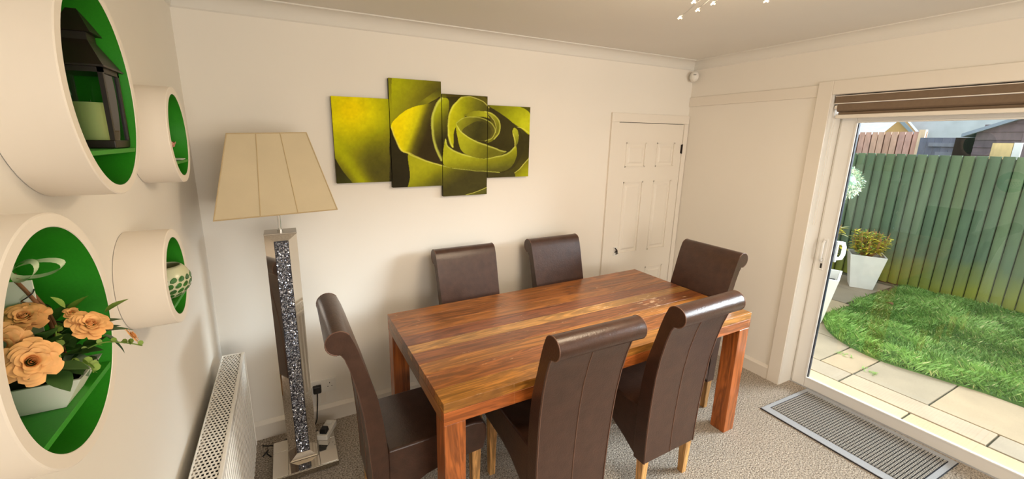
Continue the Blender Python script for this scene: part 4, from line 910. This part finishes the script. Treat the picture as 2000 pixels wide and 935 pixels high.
obj('fence_rail', MB().prism([(.03, 2.9), (.03 + .063 * 6.9 - .08, -4.0), (.08 + .063 * 6.9 - .08, -4.0), (.08, 2.9)], 1.35, 1.43, 'z'), M['board'], fn, color=srgb(90, 100, 76))
# white tapered planters
def planter(name_label, x, y_, wb, wt, h_, rz):
    t = thing('planter', name_label, 'planter', (x, y_, GZ), rz)
    th = .018; mb = MB()
    c = [(-1, -1), (1, -1), (1, 1), (-1, 1)]
    R4 = [[(a * w2 / 2, b * w2 / 2, z) for a, b in c] for w2, z in ((wb, 0), (wt, h_), (wt - 2 * th, h_), (wt - 2 * th - .03, h_ - .11))]
    vs = sum(R4, []); fs = [(0, 3, 2, 1), (12, 13, 14, 15)]
    for k in range(3):
        for i in range(4): j = (i + 1) % 4; fs.append((k * 4 + i, k * 4 + j, k * 4 + 4 + j, k * 4 + 4 + i))
    obj('pot', MB().add(vs, fs), M['pot'], t, bevel=.004)
    obj('soil', MB().box(-wt / 2 + .045, wt / 2 - .045, -wt / 2 + .045, wt / 2 - .045, h_ - .12, h_ - .09), M['soil'], t)
    return t
planter('white tapered square planter standing before the green fence', 6.985, -.075, .225, .350, .44, math.radians(28))
planter('large white tapered planter nearer the house, half hidden by the door frame', 5.30, -.27, .30, .45, .50, math.radians(20))
def shrub(name, label, cat, base, H_, n_, spread, mats, lsz, stems=40, zmin=.35, seed=3):
    r_ = random.Random(seed); t = thing(name, label, cat, base)
    st = MB(); lf = MB(); lf2 = MB()
    for i in range(stems):
        an = r_.uniform(0, 6.28); sp = r_.uniform(.2, 1) * spread; hh = H_ * r_.uniform(.6, 1)
        p1 = Vector((.25 * sp * math.cos(an), .25 * sp * math.sin(an), 0)); p2 = Vector((sp * math.cos(an), sp * math.sin(an), hh)); pm = p1.lerp(p2, .5) + Vector((.2 * sp * math.cos(an), .2 * sp * math.sin(an), -.02))
        P = smooth_poly([p1, pm, p2], False, 3); st.tube(P.tolist(), .003, 4)
        for k in range(n_):
            f = r_.uniform(zmin, 1); p = Vector(P[int(f * (len(P) - 1))]); a2 = r_.uniform(0, 6.28)
            leafmesh(lf if r_.random() < .6 else lf2, p, (math.cos(a2), math.sin(a2), r_.uniform(-.1, .9)), (0, 0, 1), lsz * r_.uniform(.6, 1.2), lsz * .3)
    obj('stems', st, M['brownstem'], t, kind='stuff'); obj('leaves', lf, M[mats[0]], t, kind='stuff'); obj('leaves', lf2, M[mats[1]], t, kind='stuff'); return t
M['varie_y'] = mat('pale_yellow_leaf', srgb(234, 228, 160), .6)
shrub('potted_shrub', 'bushy yellow-green plant with brown stems in the planter by the fence', 'plant', (6.985, -.075, GZ + .41), .34, 14, .20, ('yellowleaf', 'leaf_y'), .075, 70, .3, 4)
shrub('garden_shrub', 'yellow-leaved shrub beside the fence behind the potted one', 'plant', (6.72, .42, GZ), .90, 14, .34, ('yellowleaf', 'varie_y'), .12, 40, .5, 5)
# topiary ball
tpb = thing('topiary_tree', 'variegated white-green topiary ball on a thin stem in the large planter', 'plant', (5.30, -.36, GZ + .47))
obj('trunk', MB().tube([(0, 0, 0), (.005, 0, .4), (0, 0, .92)], .012, 8), M['brownstem'], tpb, smooth=True)
M['varie'] = mat('variegated_leaf', srgb(226, 226, 196), .6, noise=(14, .2)); M['vgreen'] = mat('topiary_leaf', srgb(150, 186, 160), .6, noise=(14, .3))
l1 = MB(); l2 = MB()
for i in range(1500):
    z = random.uniform(-1, 1); an = random.uniform(0, 6.28); rr = math.sqrt(1 - z * z); d = Vector((rr * math.cos(an), rr * math.sin(an), z)); c = d * random.uniform(.11, .165) + Vector((0, 0, .97))
    leafmesh(l1 if random.random() < .65 else l2, c, d + Vector((random.uniform(-.6, .6), random.uniform(-.6, .6), random.uniform(-.6, .6))), (0, 0, 1), .026, .014)
obj('leaves', l1, M['varie'], tpb, kind='stuff'); obj('leaves', l2, M['vgreen'], tpb, kind='stuff'); obj('leaf_core', MB().sphere((0, 0, .97), .11, 16, 12), M['vgreen'], tpb, smooth=True, kind='stuff')
# reddish fence beyond
rf_ = thing('neighbour_fence', 'reddish bare-wood fence of upright boards beyond the green fence', 'fence', (10, 1.2, GZ))
k = 0; y_ = 3.4
while y_ > .60:
    c_ = random.choice([srgb(222, 176, 150), srgb(206, 160, 136), srgb(232, 190, 164), srgb(214, 166, 150)])
    obj('fence_board', MB().box((k % 2) * .012, .016 + (k % 2) * .012, y_ - 1.2 - .078, y_ - 1.2, 0, 2.02), M['board'], rf_, color=c_); y_ -= .092; k += 1
obj('gap_shade_panel', MB().box(.03, .035, .65 - 1.2, 2.2, 0, 1.98), M['board'], rf_, color=srgb(120, 84, 66))  # added darker panel, painted shade behind the board gaps
obj('fence_post', MB().box(-.06, .03, .57 - 1.2, .65 - 1.2, 0, 2.05), M['board'], rf_, color=srgb(240, 206, 168))
gt = thing('garden_gate', 'dark grey boarded gate between the red fence and the brown shed', 'gate', (9.8, .35, GZ))
for i in range(6): obj('gate_board', MB().box(0, .02, .22 - i * .088 - .084, .22 - i * .088, 0, 1.92), M['board'], gt, color=random.choice([srgb(112, 116, 132), srgb(122, 124, 138), srgb(100, 104, 122)]))
obj('gate_rail', MB().box(-.03, 0, -.31, .10, 1.78, 1.84).box(-.03, 0, -.25, .0, 1.62, 1.70), M['board'], gt, color=srgb(140, 142, 152))
# brown shed
sd = thing('garden_shed', 'dark brown timber shed with gabled roof behind the fence', 'shed', (9.2, -.75, GZ))
scol = [srgb(120, 102, 104), srgb(112, 96, 100), srgb(128, 110, 110)]
ya, yb = .56, -1.30
for i in range(20):
    z0 = .1 + i * .105
    # clip planks under the gable
    half = 1e9
    if z0 + .1 > 1.98: half = max(0, (2.42 - z0 - .1) / .36 * .95)
    l, r2 = min(ya, -.37 + half), max(yb, -.37 - half)
    if l - r2 < .1: continue
    obj('wall_plank', MB().add([(0, r2, z0), (0, l, z0), (0, l, z0 + .102), (0, r2, z0 + .102), (-.016, r2, z0), (-.016, l, z0), (-.004, l, z0 + .102), (-.004, r2, z0 + .102)], [(0, 1, 2, 3), (4, 7, 6, 5), (0, 4, 5, 1), (1, 5, 6, 2), (2, 6, 7, 3), (3, 7, 4, 0)]), M['board'], sd, color=scol[i % 3])
obj('shed_body', MB().prism([(ya, 0), (ya, 1.98), (-.37, 2.42), (yb, 1.98), (yb, 0)], .002, 1.9, 'x'), M['board'], sd, color=scol[0])
obj('shed_door', MB().box(-.03, -.016, -.93, .14, .1, 2.00), M['board'], sd, bevel=.003, color=srgb(132, 112, 114))
obj('roof_board', MB().prism([(ya + .12, 1.92), (-.37, 2.42), (-.37, 2.46), (ya + .12, 1.97)], -.10, 2.0, 'x'), M['shedroof'], sd)
obj('roof_board', MB().prism([(yb - .12, 1.92), (-.37, 2.42), (-.37, 2.46), (yb - .12, 1.97)], -.10, 2.0, 'x'), M['shedroof'], sd)
tk = MB().box(-.03, .03, -.05, .10, 0, 1.85)
tag(obj('timber_panel', MB().box(8.0, 8.03, -.80, -.64, GZ, 1.72), M['board'], color=srgb(232, 200, 140)), 'pale new timber board upright in front of the brown shed', 'board')
tag(obj('white_post', MB().box(8.0, 8.04, -.865, -.805, GZ, 1.725), M['upvc']), 'slim white post beside the pale timber board', 'post')
tag(obj('dark_gap_box', MB().box(9.7, 9.9, -.10, .14, GZ, 1.80), M['soil']), 'dark narrow gap panel between grey gate and brown shed', 'panel')  # plain dark box filling the gap between gate and shed
# houses
hs = thing('neighbour_house', 'tan gabled house with pale roof far beyond the fences', 'house', (15, 2.7, GZ))
obj('gable_wall', MB().prism([(.55, 0), (.55, 1.75), (-.02, 2.45), (-.42, 1.95), (-.42, 0)], 0, .3, 'x'), M['brick'], hs)
obj('verge', MB().prism([(-.02, 2.38), (-.02, 2.48), (-.50, 1.93), (-.46, 1.90)], -.06, 0, 'x'), M['shedroof'], hs)
obj('roof', MB().prism([(-.05, 2.48), (-.48, 1.95), (-2.4, 1.95), (-2.4, 2.9), (-.4, 2.9)], .3, 1.2, 'x'), M['roof'], hs)
hs2 = thing('far_bungalow', 'white-walled bungalow with pale slate roof left of the shed', 'house', (22, 4.8, GZ))
obj('wall', MB().box(0, 5, -3, 7, 0, 1.9), M['pot'], hs2)
obj('roof', MB().prism([(-.2, 1.9), (2.5, 3.0), (5.2, 1.9)], -3.2, 7.2, 'y'), M['roof'], hs2)
bpy.context.view_layer.update()
